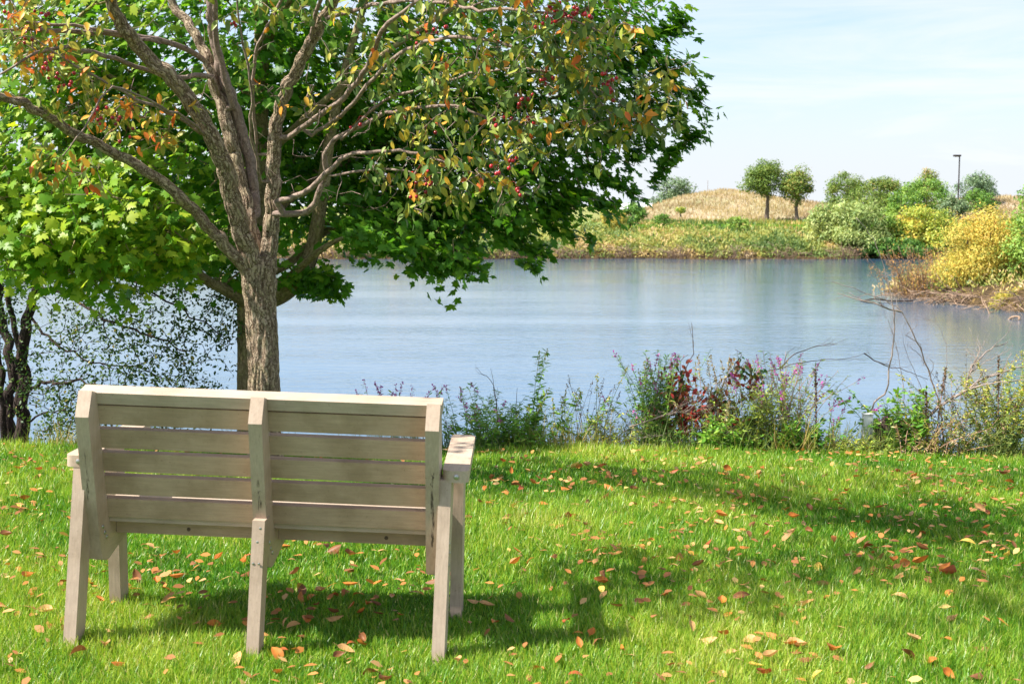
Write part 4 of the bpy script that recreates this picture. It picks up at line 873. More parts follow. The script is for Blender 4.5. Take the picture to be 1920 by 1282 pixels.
plant('yellow_weed', 'low yellowing weed between the seed stalk and the red creeper', 'weed', 1160, 785, 14, .22, 8.85, leafm='yellowgreen', dens=50, ls=.04, rmean=.4)
plant('loosestrife', 'dense green loosestrife clump with short purple tips left of the red creeper', 'wildflower', 1228, 693, 60, .14, 8.95, fl='flower_spikes', frac=.35, dens=70, ls=.042, lw=.6, hv=.35, flL=.09)
plant('goldenrod', 'yellow headed goldenrod rising behind the green loosestrife clump', 'wildflower', 1230, 700, 9, .08, 9.0, fl='flower_plume', flm='goldenrod', flL=.18, dens=20, ls=.04, hv=.15, flw=.022)
plant('rust_weed', 'rusty stalks and seed heads between red creeper and pink loosestrife', 'weed', 1345, 705, 34, .20, 9.0, leafm='shoreweed', stemm='redstem', fl='seed_heads', flm='rust', flL=.14, dens=40, ls=.035, rmean=.6, hv=.4)
lst = plant('loosestrife', 'wide loosestrife clump with reddish stalks and bright pink flower tips', 'wildflower', 1455, 690, 70, .26, 8.95, leafm='yellowgreen', stemm='redstem', fl='flower_spikes', frac=.38, dens=38, ls=.042, lw=.6, hv=.28, rmean=.25, rsd=.15, flL=.09)
plant('loosestrife', 'small pink loosestrife spikes leaning over water left of the white post', 'wildflower', 1555, 760, 9, .16, 8.9, fl='flower_spikes', dens=30, ls=.045, lean=.15, flL=.07)
plant('green_weed', 'dark leafy weed below the pink loosestrife clump', 'weed', 1500, 800, 24, .14, 8.75, dens=90, ls=.055, lw=1.0, rmean=.15)
plant('green_weed', 'tall leafy green weed with arching tip right of the white post', 'weed', 1690, 745, 22, .18, 8.9, dens=55, ls=.055, lw=1.2, rmean=.45)
plant('green_weed', 'leafy weed beside the white post with drooping leaf clusters', 'weed', 1668, 770, 16, .09, 9.05, dens=60, ls=.06, lw=1.1, rmean=.5)
plant('yellow_weed', 'yellow flecked weed at the base of the leaning dead branch', 'weed', 1760, 745, 30, .22, 8.9, leafm='yellowgreen', stemm='redstem', dens=40, ls=.04, rmean=.5)
plant('goldenrod', 'yellow goldenrod mass at the right edge of the near bank', 'wildflower', 1890, 690, 60, .30, 9.0, leafm='yellowgreen', fl='flower_plume', flm='goldenrod', flL=.15, dens=50, ls=.045, rmean=.35, flw=.02)
plant('aster', 'grey green bushy aster with fine dry stems below the right goldenrod', 'wildflower', 1850, 750, 48, .34, 8.75, leafm='shoreweed', dens=60, ls=.03, rmean=.35, fl='seed_heads', flm='seed', flL=.08, r0=.002)
plant('seed_stalk', 'fine dark dry stalks in front of the gold water reflection', 'weed', 1800, 700, 24, .24, 8.95, leafm='seed', stemm='twig_dark', fl='seed_heads', flm='seed', flL=.05, dens=14, ls=.014, lw=2, r0=.0018, flsz=.007)
plant('rust_weed', 'brown dried weed tangle just right of the beige stone', 'weed', 1740, 795, 24, .24, 8.75, leafm='shoreweed', stemm='redstem', dens=40, ls=.03, rmean=.8)
plant('yellow_weed', 'low sprawling yellow green weed in front of the white post', 'weed', 1600, 818, 30, .22, 8.75, leafm='yellowgreen', dens=70, ls=.035, rmean=.3)
plant('yellow_weed', 'bright yellow green weed between the red creeper and the pink flowers', 'weed', 1400, 740, 40, .20, 8.85, leafm='yellowgreen', dens=60, ls=.04, rmean=.3)
plant('green_weed', 'bright green low weed under the red creeper', 'weed', 1350, 790, 26, .2, 8.75, dens=70, ls=.05, lw=1.1, rmean=.5)
# mullein stalks
for px, ptop, lab, D in ((1527, 705, 'brown mullein seed spike standing in the pink loosestrife clump', 8.9), (1735, 745, 'brown mullein stalk behind the leaning dead branch', 8.85), (1868, 678, 'dark brown mullein spike rising beside the right goldenrod', 8.9), (1755, 695, 'knobbly reddish seed spike bent right above the dead branch', 8.9)):
    b_ = base_of(px, D); h = zat(ptop, D); root = empty('mullein', b_, lab, 'wildflower')
    st = [([b_, (b_ + [b_[0] + .02, D, h]) / 2, np.array([b_[0] + (.05 if px == 1755 else 0.0), D, h])], 0.5)]
    stems_leaves(root, b_, st, M['seed'], M['redstem'], .04, 1.2, 20, r0=.006); spikes(root, st, M['seed'], .32, .016, 1, 900, 'seed_spike', .012)

def branchy(root, mb, pts, w0, w1, nsub=6, sub=0.35, sd=0.4, mat=None, depth=1, up=0.3):
    q = spline(pts, 0.05); n_ = len(q); q[1:-1] += rng.normal(0, .004, (n_ - 2, 3)); r = np.linspace(w0, w1, n_)
    tube(mb, q, r, 8 if w0 > .006 else 5, 0.5, 0.05 if w0 > .006 else 0)
    outp = [q]
    for i in range(nsub):
        k_ = int(rng.uniform(.15, .95) * (n_ - 1)); d = norm(q[min(k_ + 1, n_ - 1)] - q[k_ - 1])
        dr = norm(d + rng.normal(0, sd, 3) + np.array([0, 0, up])); L_ = sub * rng.uniform(.4, 1.1)
        e = q[k_] + dr * L_; m_ = q[k_] + norm(d + dr) * L_ * .5 + rng.normal(0, .02, 3)
        if depth > 0: outp += branchy(root, mb, [q[k_], m_, e], r[k_] * .55, w1 * .6, max(1, nsub // 2), sub * .5, sd, depth=depth - 1, up=up)
        else: tube(mb, spline([q[k_], m_, e], .06), [r[k_] * .5] * 1 if False else r[k_] * .45, 3); outp.append(spline([q[k_], m_, e], .06))
    return outp
def dead(label, D, base_px, traces, w=0.006, nsub=5, sub=.3, matn='twig_dead', name='dead_branch', cat='branch'):
    b_ = base_of(base_px, D); root = empty(name, b_, label, cat); mb = MB()
    for tr in traces:
        pts = [P(px, py, D + dz) for px, py, dz in tr]
        branchy(root, mb, pts, w * .72, w * .2, nsub, sub)
    mb.build('twigs', M[matn], root, loc=root.matrix_basis.inverted() if False else None)
    return root
dead('long pale dead branch leaning from the weeds up and out of the right edge', 8.9, 1715, [[(1715, 805, 0), (1760, 765, 0), (1800, 738, 0), (1850, 720, -.1), (1920, 710, -.2), (1990, 700, -.3)], [(1790, 745, 0), (1840, 712, 0), (1880, 697, 0), (1925, 686, 0), (1980, 675, 0)], [(1810, 735, .1), (1822, 690, .2), (1850, 660, .3), (1890, 640, .4)]], w=.011, nsub=7, sub=.32)
dead('bare shoot arching left from the weeds high over the lake', 9.1, 1760, [[(1768, 830, 0), (1762, 760, 0), (1740, 690, 0), (1715, 630, 0), (1690, 585, 0), (1660, 562, 0), (1610, 545, 0), (1560, 528, 0)], [(1690, 585, 0), (1650, 572, 0), (1600, 560, .05), (1570, 550, .1)]], w=.009, nsub=4, sub=.2, name='arching_shoot')
dead('pale crooked sapling stem with bleached top standing tallest above the white post', 9.0, 1628, [[(1628, 790, 0), (1640, 755, 0), (1663, 730, 0), (1668, 690, 0), (1676, 640, 0), (1676, 590, 0), (1668, 540, 0), (1650, 480, 0), (1632, 440, 0), (1605, 408, 0)]], w=.009, nsub=4, sub=.16, name='bare_sapling')
dead('thin upright twigs crossing the water right of the bare sapling', 9.15, 1700, [[(1705, 830, 0), (1695, 740, 0), (1682, 650, 0), (1660, 590, 0), (1648, 555, 0)], [(1770, 800, .1), (1772, 720, .1), (1776, 660, .1), (1762, 612, .1), (1720, 590, .1)], [(1740, 800, 0), (1725, 720, 0), (1700, 660, 0), (1690, 620, 0)]], w=.004, nsub=3, sub=.18, name='thin_twigs')
dead('bare dark twig sweeping left to right low over the water behind the pink flowers', 9.05, 1360, [[(1375, 730, 0), (1420, 705, 0), (1460, 692, 0), (1520, 676, 0), (1580, 672, 0), (1630, 660, 0)], [(1460, 692, 0), (1490, 665, 0), (1530, 650, 0), (1570, 645, 0)], [(1620, 662, 0), (1660, 685, 0), (1700, 695, 0), (1740, 712, 0)]], w=.006, nsub=4, sub=.2, matn='twig_dark')
dead('pair of bare dark upright twigs in the purple flowers by the armrest', 8.95, 930, [[(932, 800, 0), (930, 745, 0), (922, 715, 0), (905, 700, 0), (893, 688, 0)], [(935, 800, 0), (926, 730, 0), (920, 690, 0)], [(968, 790, 0), (970, 727, 0)]], w=.005, nsub=1, sub=.1, matn='twig_dark')
dead('dry brown brush pile lying low along the lawn edge', 8.8, 1200, [[(1080, 832, 0), (1160, 828, 0), (1240, 815, 0), (1330, 800, 0)], [(1180, 800, 0), (1230, 785, 0), (1280, 770, 0), (1330, 775, 0)], [(1130, 840, 0), (1200, 790, .1), (1260, 765, .1)], [(1300, 830, 0), (1380, 815, 0), (1440, 800, 0)], [(1190, 830, 0), (1290, 840, 0), (1360, 835, 0)]], w=.007, nsub=10, sub=.26, name='brush_pile', cat='brush')
# creeper climbing a small dead shrub
b_ = base_of(1300, 8.9); root = empty('red_creeper', b_, 'crimson and green creeper climbing a dark bare shrub at the lake edge', 'creeper'); mb = MB(); paths = []
for tr in ([(1310, 840), (1300, 780), (1278, 740), (1282, 700), (1298, 665), (1300, 630), (1297, 605)], [(1290, 840), (1285, 770), (1278, 720), (1276, 680), (1290, 665)], [(1310, 840), (1330, 770), (1355, 725), (1375, 690), (1390, 665), (1378, 655)], [(1300, 840), (1340, 790), (1380, 760), (1420, 715)], [(1280, 800), (1270, 760), (1262, 720)], [(1320, 820), (1370, 800), (1430, 790)], [(1290, 840), (1250, 800), (1230, 780)]):
    paths += branchy(root, mb, [P(px, py, 8.9) for px, py in tr], .006, .0015, 4, .18)
mb.build('stems', M['twig_dark'], root)
allp = np.vstack(paths); zt_, zb_ = zat(672, 8.9), zat(840, 8.9)
cx_ = P(1305, 700, 8.9)[0]
sel = allp[(allp[:, 2] < zt_) & (np.abs(allp[:, 0] - cx_) < .42)]
p = sel[rng.integers(0, len(sel), 1300)] + rng.normal(0, .032, (1300, 3)) * np.array([1, 1, .8])
pz = (p[:, 2] - zb_) / (zt_ - zb_); rr = np.clip(0.50 * np.exp(-((p[:, 0] - cx_) / .10) ** 2) + rng.normal(.22, .25, 1300) - .15 * (pz > .85), 0, 1)
X_, Y_, Z_ = frames(norm(rng.normal(0, .6, (1300, 3)) + np.array([-.3, -.7, .4])), norm(rng.normal(0, .5, (1300, 3)) + np.array([0, 0, -.9])))
mb = MB(); mb.scatter(LT * np.array([1.5, 1, 1]), LF, p, X_, Y_, Z_, rng.uniform(.03, .055, 1300), rr); mb.build('foliage', M['creeper'], root, smooth=False)

# low undergrowth along the lawn edge
mb = MB()
x = rng.uniform(-4.2, 4.2, 15000); y = 8.66 + np.abs(rng.normal(0, 0.35, 15000)) + 0.06 * np.sin(x * 3); n_ = len(x)
keep = (np.abs(np.sin(x * 1.7 + .5)) + rng.uniform(0, .9, n_)) > .55; x, y = x[keep], y[keep]; n_ = len(x)
h = (0.11 + 0.16 * np.abs(np.sin(x * 2.3 + np.sin(x * 5)))) * rng.uniform(.5, 1.4, n_) * np.where(x < -1, .8, 1)
blades(mb, np.stack([x, y, height(x, y) - .01], -1), h, 0.007, .5, np.clip(0.35 + 0.3 * np.sin(x * 4) + rng.normal(0, .2, n_), 0, 1), GT, GF)
tag(mb.build('undergrowth', M['shoreweed']), 'low tangled mixed grass and weeds along the lawn edge above the water', 'undergrowth', kind='stuff')

# white post and stone by the bank
def boxobj(name, size, loc, mat, parent, bev=.004, rz=0, jitter=0, cuts=0):
    bm = bmesh.new(); bmesh.ops.create_cube(bm, size=1)
    bmesh.ops.scale(bm, vec=size, verts=bm.verts)
    if cuts: bmesh.ops.subdivide_edges(bm, edges=bm.edges, cuts=cuts, use_grid_fill=True)
    if jitter:
        for v in bm.verts: v.co += Vector((random.uniform(-1, 1), random.uniform(-1, 1), random.uniform(-1, 1))) * jitter
    bmesh.ops.rotate(bm, matrix=Matrix.Rotation(rz, 3, 'Z'), verts=bm.verts); bmesh.ops.translate(bm, vec=loc, verts=bm.verts)
    return bm_obj(name, bm, mat, parent, bev)
wp = base_of(1626, 8.9); zt_ = zat(779, 8.9); hh = zt_ - wp[2]
post_ = empty('white_post', wp, 'white square plastic post with a slotted side at the water edge', 'post')
M['whitep'] = plainmat('white_plastic', (0.62, 0.62, 0.60), .4, var=.05); M['stone'] = plainmat('beige_stone', (0.55, 0.49, 0.38), .9, var=.35, sc=14); M['greyp'] = plainmat('grey_slot', (0.30, 0.30, 0.30), .6)
boxobj('body', (0.062, 0.06, hh), (0, 0, hh / 2), M['whitep'], post_)
boxobj('slot', (0.007, 0.008, 0.12), (0.018, -0.0325, hh - .10), M['greyp'], post_, .001)
boxobj('cap', (0.068, 0.066, 0.008), (0, 0, hh + .0045), M['whitep'], post_, .002)
sp_ = base_of(1662, 9.0); hs = zat(793, 9.0) - sp_[2]
st_ = empty('stone_block', sp_, 'weathered beige stone block half hidden in weeds right of the white post', 'stone')
boxobj('block', (0.15, 0.14, hs), (0, 0, hs / 2), M['stone'], st_, .008, .1, .008, 3)
# rope of dead vines slumped over the stone
vr = empty('vine_tangle', sp_ + np.array([-.06, -.05, 0]), 'dark dried vine tangle hanging over the beige stone', 'vines'); mb = MB()
for i in range(46):
    a0 = rng.uniform(0, 1); x0 = sp_[0] - .10 + rng.normal(0, .03); x1 = sp_[0] + rng.uniform(-.03, .10); zt2 = sp_[2] + hs + rng.uniform(.0, .045)
    tube(mb, spline([np.array([x0, 8.86, sp_[2] + hs * .15]), np.array([x0 + .01, 8.87, sp_[2] + hs * .75]), np.array([sp_[0] - .03, 8.92, zt2]), np.array([x1, 8.93, zt2 - .03])], .03), .0022, 4)
mb.build('vines', M['twig_dark'], vr)

# ------------------------------------------------------------------ far side trees and bushes
QT = np.array([(0, -.5, 0), (.34, 0, .05), (0, .5, 0), (-.34, 0, .05)]); QF = [np.array([[0, 1, 2, 3]])]
def lobes_crown(c, rx, ry, rz_, n_l, n_leaf, shape='round'):
    """leaf positions on and inside many small lobes packed in an ellipsoid"""
    u = norm(rng.normal(0, 1, (n_l, 3))) * (rng.uniform(.2, 1, n_l) ** .45)[:, None]
    if shape == 'dome': u[:, 2] = np.abs(u[:, 2]) * 1.75 - .80
    if shape == 'cone': u[:, :2] *= (1.05 - .65 * (u[:, 2:3] * .5 + .5))
    lc = np.asarray(c) + u * np.array([rx, ry, rz_]) * .80
    lr = (.5 * min(rx, rz_) + .5 * (rx + rz_) / 2) * rng.uniform(.20, .36, n_l)
    k_ = rng.integers(0, n_l, n_leaf); v = norm(rng.normal(0, 1, (n_leaf, 3)))
    rr = rng.uniform(.40, 1.0, n_leaf) + np.abs(rng.normal(0, .16, n_leaf)); pos = lc[k_] + v * (lr[k_] * rr)[:, None] * np.array([1.1, 1.1, .8])
    return pos, v, lc, k_
def far_tree(name, label, cat, px, pybase, pytop, wpx, D, mat, leaf=.16, n_leaf=3800, trunk_frac=.3, shape='round', zb=None, group=None, rmean=.5, stretch=1.0, drop=0.0, multi=1, barkm='bark_far', tw=6, nl=44, flat=1.0):
    top = P(px, pytop, D); b_ = P(px, pybase, D)
    if zb is not None: b_[2] = zb
    g_ = float(height(b_[0], D)); 
    root = empty(name, b_, label, cat, group)
    H = top[2] - b_[2]; rx = wpx * (.64 if shape == 'dome' else .62) * D / F; c0 = b_[2] + H * trunk_frac; cz = (c0 + top[2]) / 2; rz_ = (top[2] - c0) / 2
    pos, v, lc, k_ = lobes_crown((b_[0], D, cz), rx, rx * .9, rz_, nl, n_leaf, shape)
    if shape == 'round': pos[:, 2] = np.maximum(pos[:, 2], c0 - .1 * H)
    S = Skel(); 
    for m_ in range(multi):
        ox = (m_ - (multi - 1) / 2) * rx * .35
        p0 = len(S.P); hgt = max(c0 - b_[2] + rz_ * 1.2, H * .5)
        prev = -1
        for t in np.linspace(0, 1, 8):
            r_ = tw * .5 * D / F * (1.5 - .5 * min(1, t * 5)) * (1 - .65 * t)
            prev = S.node(np.array([b_[0] + ox * t + rng.normal(0, .01) * H, D, b_[2] - .15 + hgt * t]), prev, max(r_, .012), np.array([0, 0, 1.0]))
    S.grow(lc, max(.25, H * .06), up=.12, wob=.03 * H * .3)
    mb = MB(); S.mesh((mb, mb), tip=.012, ex=2.2, rough=0); mb.build('trunk', M[barkm], root)
    n_ = len(pos)
    tv = rng.normal(0, .6, (n_, 3)) + np.array([0, 0, -1.0 if stretch > 1 else -.2])
    X_, Y_, Z_ = frames(norm(v * .7 + np.array([0, -.1, .5]) + rng.normal(0, .5, (n_, 3))), norm(tv))
    Tq = QT * np.array([1 / stretch ** .5, stretch, 1])
    rl = np.clip(rmean + .22 * rng.normal(0, 1, 200)[k_ % 200] * .6 + rng.normal(0, .18, n_), 0, 1)
    mb = MB(); mb.scatter(Tq, QF, pos, X_, Y_, Z_, leaf * rng.uniform(.6, 1.35, n_), rl); mb.build('crown', M[mat], root, smooth=False)
    return root
far_tree('linden_tree', 'round olive green tree with bare trunk, left of the pair before the dry hill', 'tree', 1436, 417, 289, 86, 110, 'linden', .15, 9000, .27, rmean=.45, nl=46, tw=9)
far_tree('linden_tree', 'pointed rust tinged tree with bare trunk, right of the pair before the dry hill', 'tree', 1494, 419, 305, 78, 109, 'linden', .15, 7000, .27, 'cone', rmean=.65, nl=44, tw=8)
far_tree('linden_tree', 'olive green tree on the skyline just behind the pale willows', 'tree', 1585, 410, 311, 74, 118, 'linden', .15, 7000, .03, rmean=.5, nl=40)
far_tree('linden_tree', 'rounded olive tree on the skyline right of the pale willows', 'tree', 1650, 410, 320, 70, 118, 'linden', .15, 7000, .03, rmean=.5, nl=40)
far_tree('linden_tree', 'rust topped tree poking up behind the bright green skyline tree', 'tree', 1737, 410, 310, 62, 124, 'linden', .15, 4000, .15, 'cone', rmean=.75)
far_tree('green_tree', 'bright green wide bushy tree on the skyline left of the lamp post', 'tree', 1733, 412, 330, 96, 114, 'green', .16, 7000, .04, rmean=.55, nl=40)
far_tree('poplar_tree', 'grey green upright tree on the skyline right of the lamp post', 'tree', 1832, 405, 314, 74, 122, 'bluegreen', .16, 5000, .08, rmean=.4, stretch=1.3)
far_tree('blue_green_tree', 'grey green spreading tree behind the left end of the dry hill', 'tree', 1270, 398, 319, 72, 133, 'bluegreen', .2, 3000, .12, rmean=.55)
far_tree('blue_green_bush', 'low grey green bush beside the spreading tree behind the hill', 'bush', 1237, 395, 362, 44, 132, 'bluegreen', .18, 1100, .05, rmean=.5)
far_tree('green_bush', 'light green rounded bush filling between the skyline trees', 'bush', 1690, 412, 348, 70, 106, 'green', .17, 2600, .0, 'dome', rmean=.6, tw=4)
far_tree('green_bush', 'olive bush behind the pale willows and under the skyline trees', 'bush', 1615, 412, 345, 110, 108, 'linden', .17, 3200, .0, 'dome', rmean=.5, tw=4)
far_tree('green_bush', 'sage green bush at the foot of the lamp post', 'bush', 1785, 412, 352, 56, 108, 'bluegreen', .17, 2000, .0, 'dome', rmean=.7, tw=4)
far_tree('green_bush', 'dusky green bush in front of the grey green skyline tree', 'bush', 1838, 405, 348, 60, 116, 'green', .17, 2000, .0, 'dome', rmean=.35, tw=4)
far_tree('willow_tree', 'large pale green willow drooping at the far water edge', 'willow', 1608, 482, 358, 98, 78.2, 'willow', .13, 9000, .02, 'dome', rmean=.6, stretch=1.9, multi=3, nl=60, tw=5)
far_tree('willow_tree', 'smaller yellow green willow left of the large pale willow', 'willow', 1542, 478, 374, 70, 79, 'willow', .13, 4800, .02, 'dome', rmean=.7, stretch=1.8, multi=3, nl=44, tw=4)
far_tree('yellow_bush', 'yellow and orange tinged bush on the far shore right of the willows', 'bush', 1712, 478, 377, 96, 78.8, 'yellowgreen', .14, 7000, .02, 'dome', rmean=.6, multi=3, nl=52, tw=4)
far_tree('green_bush', 'green and yellow bush squeezed between the willow and the yellow bush', 'bush', 1662, 480, 385, 60, 78.5, 'green', .13, 3600, .0, 'dome', rmean=.7, multi=2, nl=34, tw=4)
far_tree('yellow_bush', 'orange and green bush on the far shore behind the peninsula', 'bush', 1768, 480, 385, 76, 77.8, 'yellowgreen', .13, 4400, .0, 'dome', rmean=.45, multi=3, tw=4)
far_tree('green_bush', 'dark low green bush at the waterline under the yellow bush', 'bush', 1700, 484, 440, 96, 76.8, 'green', .12, 2600, .0, 'dome', rmean=.25, multi=2, tw=3)
far_tree('green_bush', 'dark green bush at the waterline right of the large willow', 'bush', 1650, 484, 440, 66, 77, 'green', .12, 2000, .0, 'dome', rmean=.2, multi=2, tw=3)
far_tree('green_bush', 'small round green bush standing before the hill, left of the path', 'bush', 1241, 430, 398, 32, 93, 'green', .11, 1100, .05, rmean=.45, tw=4)
far_tree('green_bush', 'bright green bush on the far bank below the two trees', 'bush', 1382, 436, 401, 44, 90, 'green', .12, 1600, .03, 'dome', rmean=.75, tw=4)
far_tree('green_bush', 'tiny yellow green bush on the lower slope of the dry hill', 'bush', 1276, 403, 387, 18, 108, 'yellowgreen', .12, 400, .05, rmean=.3, tw=3)
far_tree('dark_bush', 'dark green bush on the far bank just below the maple leaf fringe', 'bush', 1182, 432, 374, 56, 92, 'green', .15, 2800, .03, rmean=.3, tw=4)
far_tree('yellow_bush', 'bright yellow bush on the far bank under the maple fringe', 'bush', 1148, 440, 384, 46, 88, 'yellow', .13, 2200, .03, rmean=.3, tw=4)
far_tree('sage_bush', 'pale sage green bush on the far bank left of the bright yellow bush', 'bush', 1098, 455, 402, 70, 86, 'willow', .13, 3200, .0, 'dome', rmean=.55, tw=4)
far_tree('sage_bush', 'yellow green low bush behind the drooping maple twigs', 'bush', 1040, 460, 412, 70, 85, 'yellowgreen', .13, 2600, .0, 'dome', rmean=.4, tw=4)
for i, (px, w, t) in enumerate(((960, 70, 425), (890, 80, 430), (810, 80, 428), (735, 70, 432), (680, 60, 438), (640, 60, 436), (580, 70, 428), (500, 90, 420), (400, 90, 410), (300, 90, 405), (180, 110, 400), (60, 110, 395), (-60, 120, 395))):
    far_tree('shore_bush', ('yellow green', 'straw tinted', 'rusty green')[i % 3] + ' bush on the far shore seen through gaps of the maple crown', 'bush', px, 470, t, w, 84, ('yellowgreen', 'willow', 'shoreweed')[i % 3], .15, 1800, .0, 'dome', rmean=.4, tw=4, group='bushes on the far shore behind the maple')
# peninsula on the right
far_tree('yellow_tree', 'large bright yellow leaved willow tree on the right peninsula', 'tree', 1850, 572, 372, 165, 43, 'yellow', .062, 26000, .04, 'dome', rmean=.42, stretch=1.5, multi=3, nl=110, tw=9, barkm='bark_dark')
far_tree('green_tree', 'green and yellow tree at the right edge beside the yellow willow', 'tree', 1940, 570, 345, 120, 42, 'green', .09, 8000, .05, 'dome', rmean=.8, multi=2, nl=50, tw=8)
far_tree('green_tree', 'tall green tree at the right frame edge behind the yellow willow', 'tree', 1975, 520, 290, 170, 52, 'green', .12, 6000, .1, rmean=.5, multi=2, nl=50, tw=10)
far_tree('yellow_bush', 'low yellow green bush on the peninsula bank at the right edge', 'bush', 1905, 590, 535, 90, 39.6, 'yellow', .06, 4200, .0, 'dome', rmean=.3, tw=3)
far_tree('green_bush', 'low green bush between the orange shrub and the yellow willow', 'bush', 1795, 566, 520, 60, 44.5, 'yellowgreen', .06, 3000, .0, 'dome', rmean=.35, tw=3)
# orange shrub
b_ = P(1745, 560, 44.5); b_[2] = -1.5
root = empty('orange_shrub', b_, 'orange twiggy shrub at the tip of the peninsula standing in shallow water', 'shrub'); ms = MB(); ml = MB()
for i in range(220):
    bb = b_ + np.array([rng.normal(0, .62), rng.normal(0, .3), -.05]); az = (bb[0] - b_[0]) * .5 + rng.normal(0, .22); h = rng.uniform(.8, 1.75)
    q = spline([bb, bb + np.array([az * .3, 0, h * .5]), bb + np.array([az, rng.normal(0, .15), h])], .2); tube(ms, q, np.linspace(.010, .004, len(q)), 3)
    m = 26; p = q[rng.integers(1, len(q), m)] + rng.normal(0, .05, (m, 3)); X_, Y_, Z_ = frames(rng.normal(0, 1, (m, 3)), rng.normal(0, .5, (m, 3)) + [0, 0, 1])
    if rng.uniform() < .85: ml.scatter(QT, QF, p, X_, Y_, Z_, rng.uniform(.03, .06, m), rng.uniform(0, 1, m))
ms.build('twigs', M['root'], root); ml.build('foliage', M['orange'], root, smooth=False)
# exposed roots and driftwood
def roots(name, label, cat, c, rx, ry, h, n_, r=.012, mat='root'):
    root = empty(name, c, label, cat); mb = MB()
    for i in range(n_):
        a_ = c + np.array([rng.normal(0, rx * .5), rng.normal(0, ry * .5), rng.uniform(0, h)]); d = norm(np.array([rng.normal(0, 1), rng.normal(0, .6), rng.normal(-.15, .35)])); L_ = rng.uniform(.3, 1.1) * rx * .6
        m_ = a_ + d * L_ * .5 + rng.normal(0, .06, 3); e = a_ + d * L_ + np.array([0, 0, -.05]); tube(mb, spline([a_, m_, e], .12), r * rng.uniform(.5, 1.6), 4)
    mb.build('roots', M[mat], root); return root
roots('root_tangle', 'tangle of bleached roots under the yellow willow on the peninsula', 'roots', np.array([14.2, 41.6, -1.5]), 1.5, .8, .35, 190, .010)
roots('root_tangle', 'dark and pale root mat along the peninsula bank at the right edge', 'roots', np.array([15.0, 38.6, -1.45]), 1.6, 1.2, .4, 230, .009)
roots('root_tangle', 'sparse driftwood twigs in shallow water below the orange shrub', 'roots', np.array([13.0, 43.8, -1.5]), 1.2, .5, .18, 60, .010)
mb = MB(); rt = empty('sunken_branch', np.array([11.3, 42.5, -1.5]), 'dark branch lying in the water left of the peninsula', 'branch')
tube(mb, spline([np.array([10.9, 42.6, -1.52]), np.array([11.3, 42.5, -1.42]), np.array([11.9, 42.4, -1.47]), np.array([12.5, 42.3, -1.46])], .1), [.02] * 1 if False else .022, 5); mb.build('wood', M['bark_dark'], rt)
mb = MB(); rt = empty('driftwood', np.array([13.9, 35.5, -1.5]), 'pale driftwood stub poking from the water at the right edge', 'driftwood')
tube(mb, spline([np.array([13.12, 35.9, -1.56]), np.array([13.2, 35.8, -1.44]), np.array([13.35, 35.7, -1.42]), np.array([13.32, 35.6, -1.5])], .05), .03, 8, rough=.1); mb.build('wood', M['root'], rt)

# far shoreline weeds: one dense mixed mass
mb = MB(); md = MB()
n_ = 46000; x = rng.uniform(-45, 27, n_); x = np.where(rng.uniform(0, 1, n_) < .7, rng.uniform(-14, 24, n_), x); dl = np.abs(rng.normal(0, 1, n_)) * 3.4 + rng.uniform(-.2, .6, n_)
ysh = 76.5 + .7 * np.sin(x * .35) + .5 * np.sin(x * .9 + 1) + np.where(x < -20, (-20 - x) * .12, 0)
y = ysh + dl; z = height(x, y)
pat = .5 + .30 * np.sin(x * .9 + 1.4 * np.sin(y * .5 + x * .3)) + .2 * np.sin(x * 2.3 + y * .7)
h = (.35 + .45 * pat + .35 * np.abs(np.sin(x * .55 + 2))) * rng.uniform(.5, 1.3, n_) * np.clip(.55 + dl * .25, .5, 1) * np.where(x > 16.5, .45, 1)
zz_ = z + h * rng.uniform(.1, 1, n_); tv = norm(rng.normal(0, .5, (n_, 3)) + [0, 0, 1]); X_, Y_, Z_ = frames(norm(rng.normal(0, .6, (n_, 3)) + [-.1, -.5, .5]), tv)
vn = vnoise(np.stack([x * .45, y * .5, zz_ * 1.4], -1)); vn2 = vnoise(np.stack([x * 1.6 + 9, y * .8, zz_ * 2.5], -1)); rv = np.clip(.05 + .95 * (vn * .6 + vn2 * .4 - .5) * 1.7 + .40 + .12 * (dl > 3) + rng.normal(0, .10, n_), 0, 1)
mb.scatter(QT * np.array([.8, 1.6, 1]), QF, np.stack([x, y, zz_], -1), X_, Y_, Z_, rng.uniform(.08, .17, n_), rv)
tag(mb.build('shore_weeds', M['shoreweed'], smooth=False), 'mixed olive, rust and straw weeds lining the far shore', 'weeds', kind='stuff')
for i in range(900):
    x0 = rng.uniform(-14, 24); xc = round(x0 / 3.1) * 3.1 + rng.normal(0, .5); yy = 76.4 + .7 * math.sin(xc * .35) + .5 * math.sin(xc * .9 + 1) + rng.uniform(-.3, .8); h_ = rng.uniform(.3, 1.0); ln_ = rng.normal(0, .4)
    p0 = np.array([xc, yy, -1.5]); tube(md, spline([p0, p0 + [ln_ * .4, 0, h_ * .6], p0 + [ln_ * 1.2, 0, h_ * rng.uniform(.6, 1)]], .3), .012, 3, rng.uniform(0, 1))
tag(md.build('dead_reeds', M['root']), 'bleached dead stalks and roots leaning at the far waterline', 'dead reeds', kind='stuff')
n_ = 26000; mb = MB(); x = 12.6 + 9 * rng.uniform(0, 1, n_) ** 1.5; y = rng.uniform(33, 62, n_); d_ = land_d(x, y); k_ = (d_ > -.05) & (d_ < 9); x, y = x[k_], y[k_]; n_ = len(x)
h = .42 * rng.uniform(.4, 1.4, n_) * np.clip(.5 + land_d(x, y) * .4, .4, 1.3); zz_ = height(x, y) + h * rng.uniform(.1, 1, n_)
X_, Y_, Z_ = frames(norm(rng.normal(0, .6, (n_, 3)) + [-.1, -.5, .5]), norm(rng.normal(0, .5, (n_, 3)) + [0, 0, 1]))
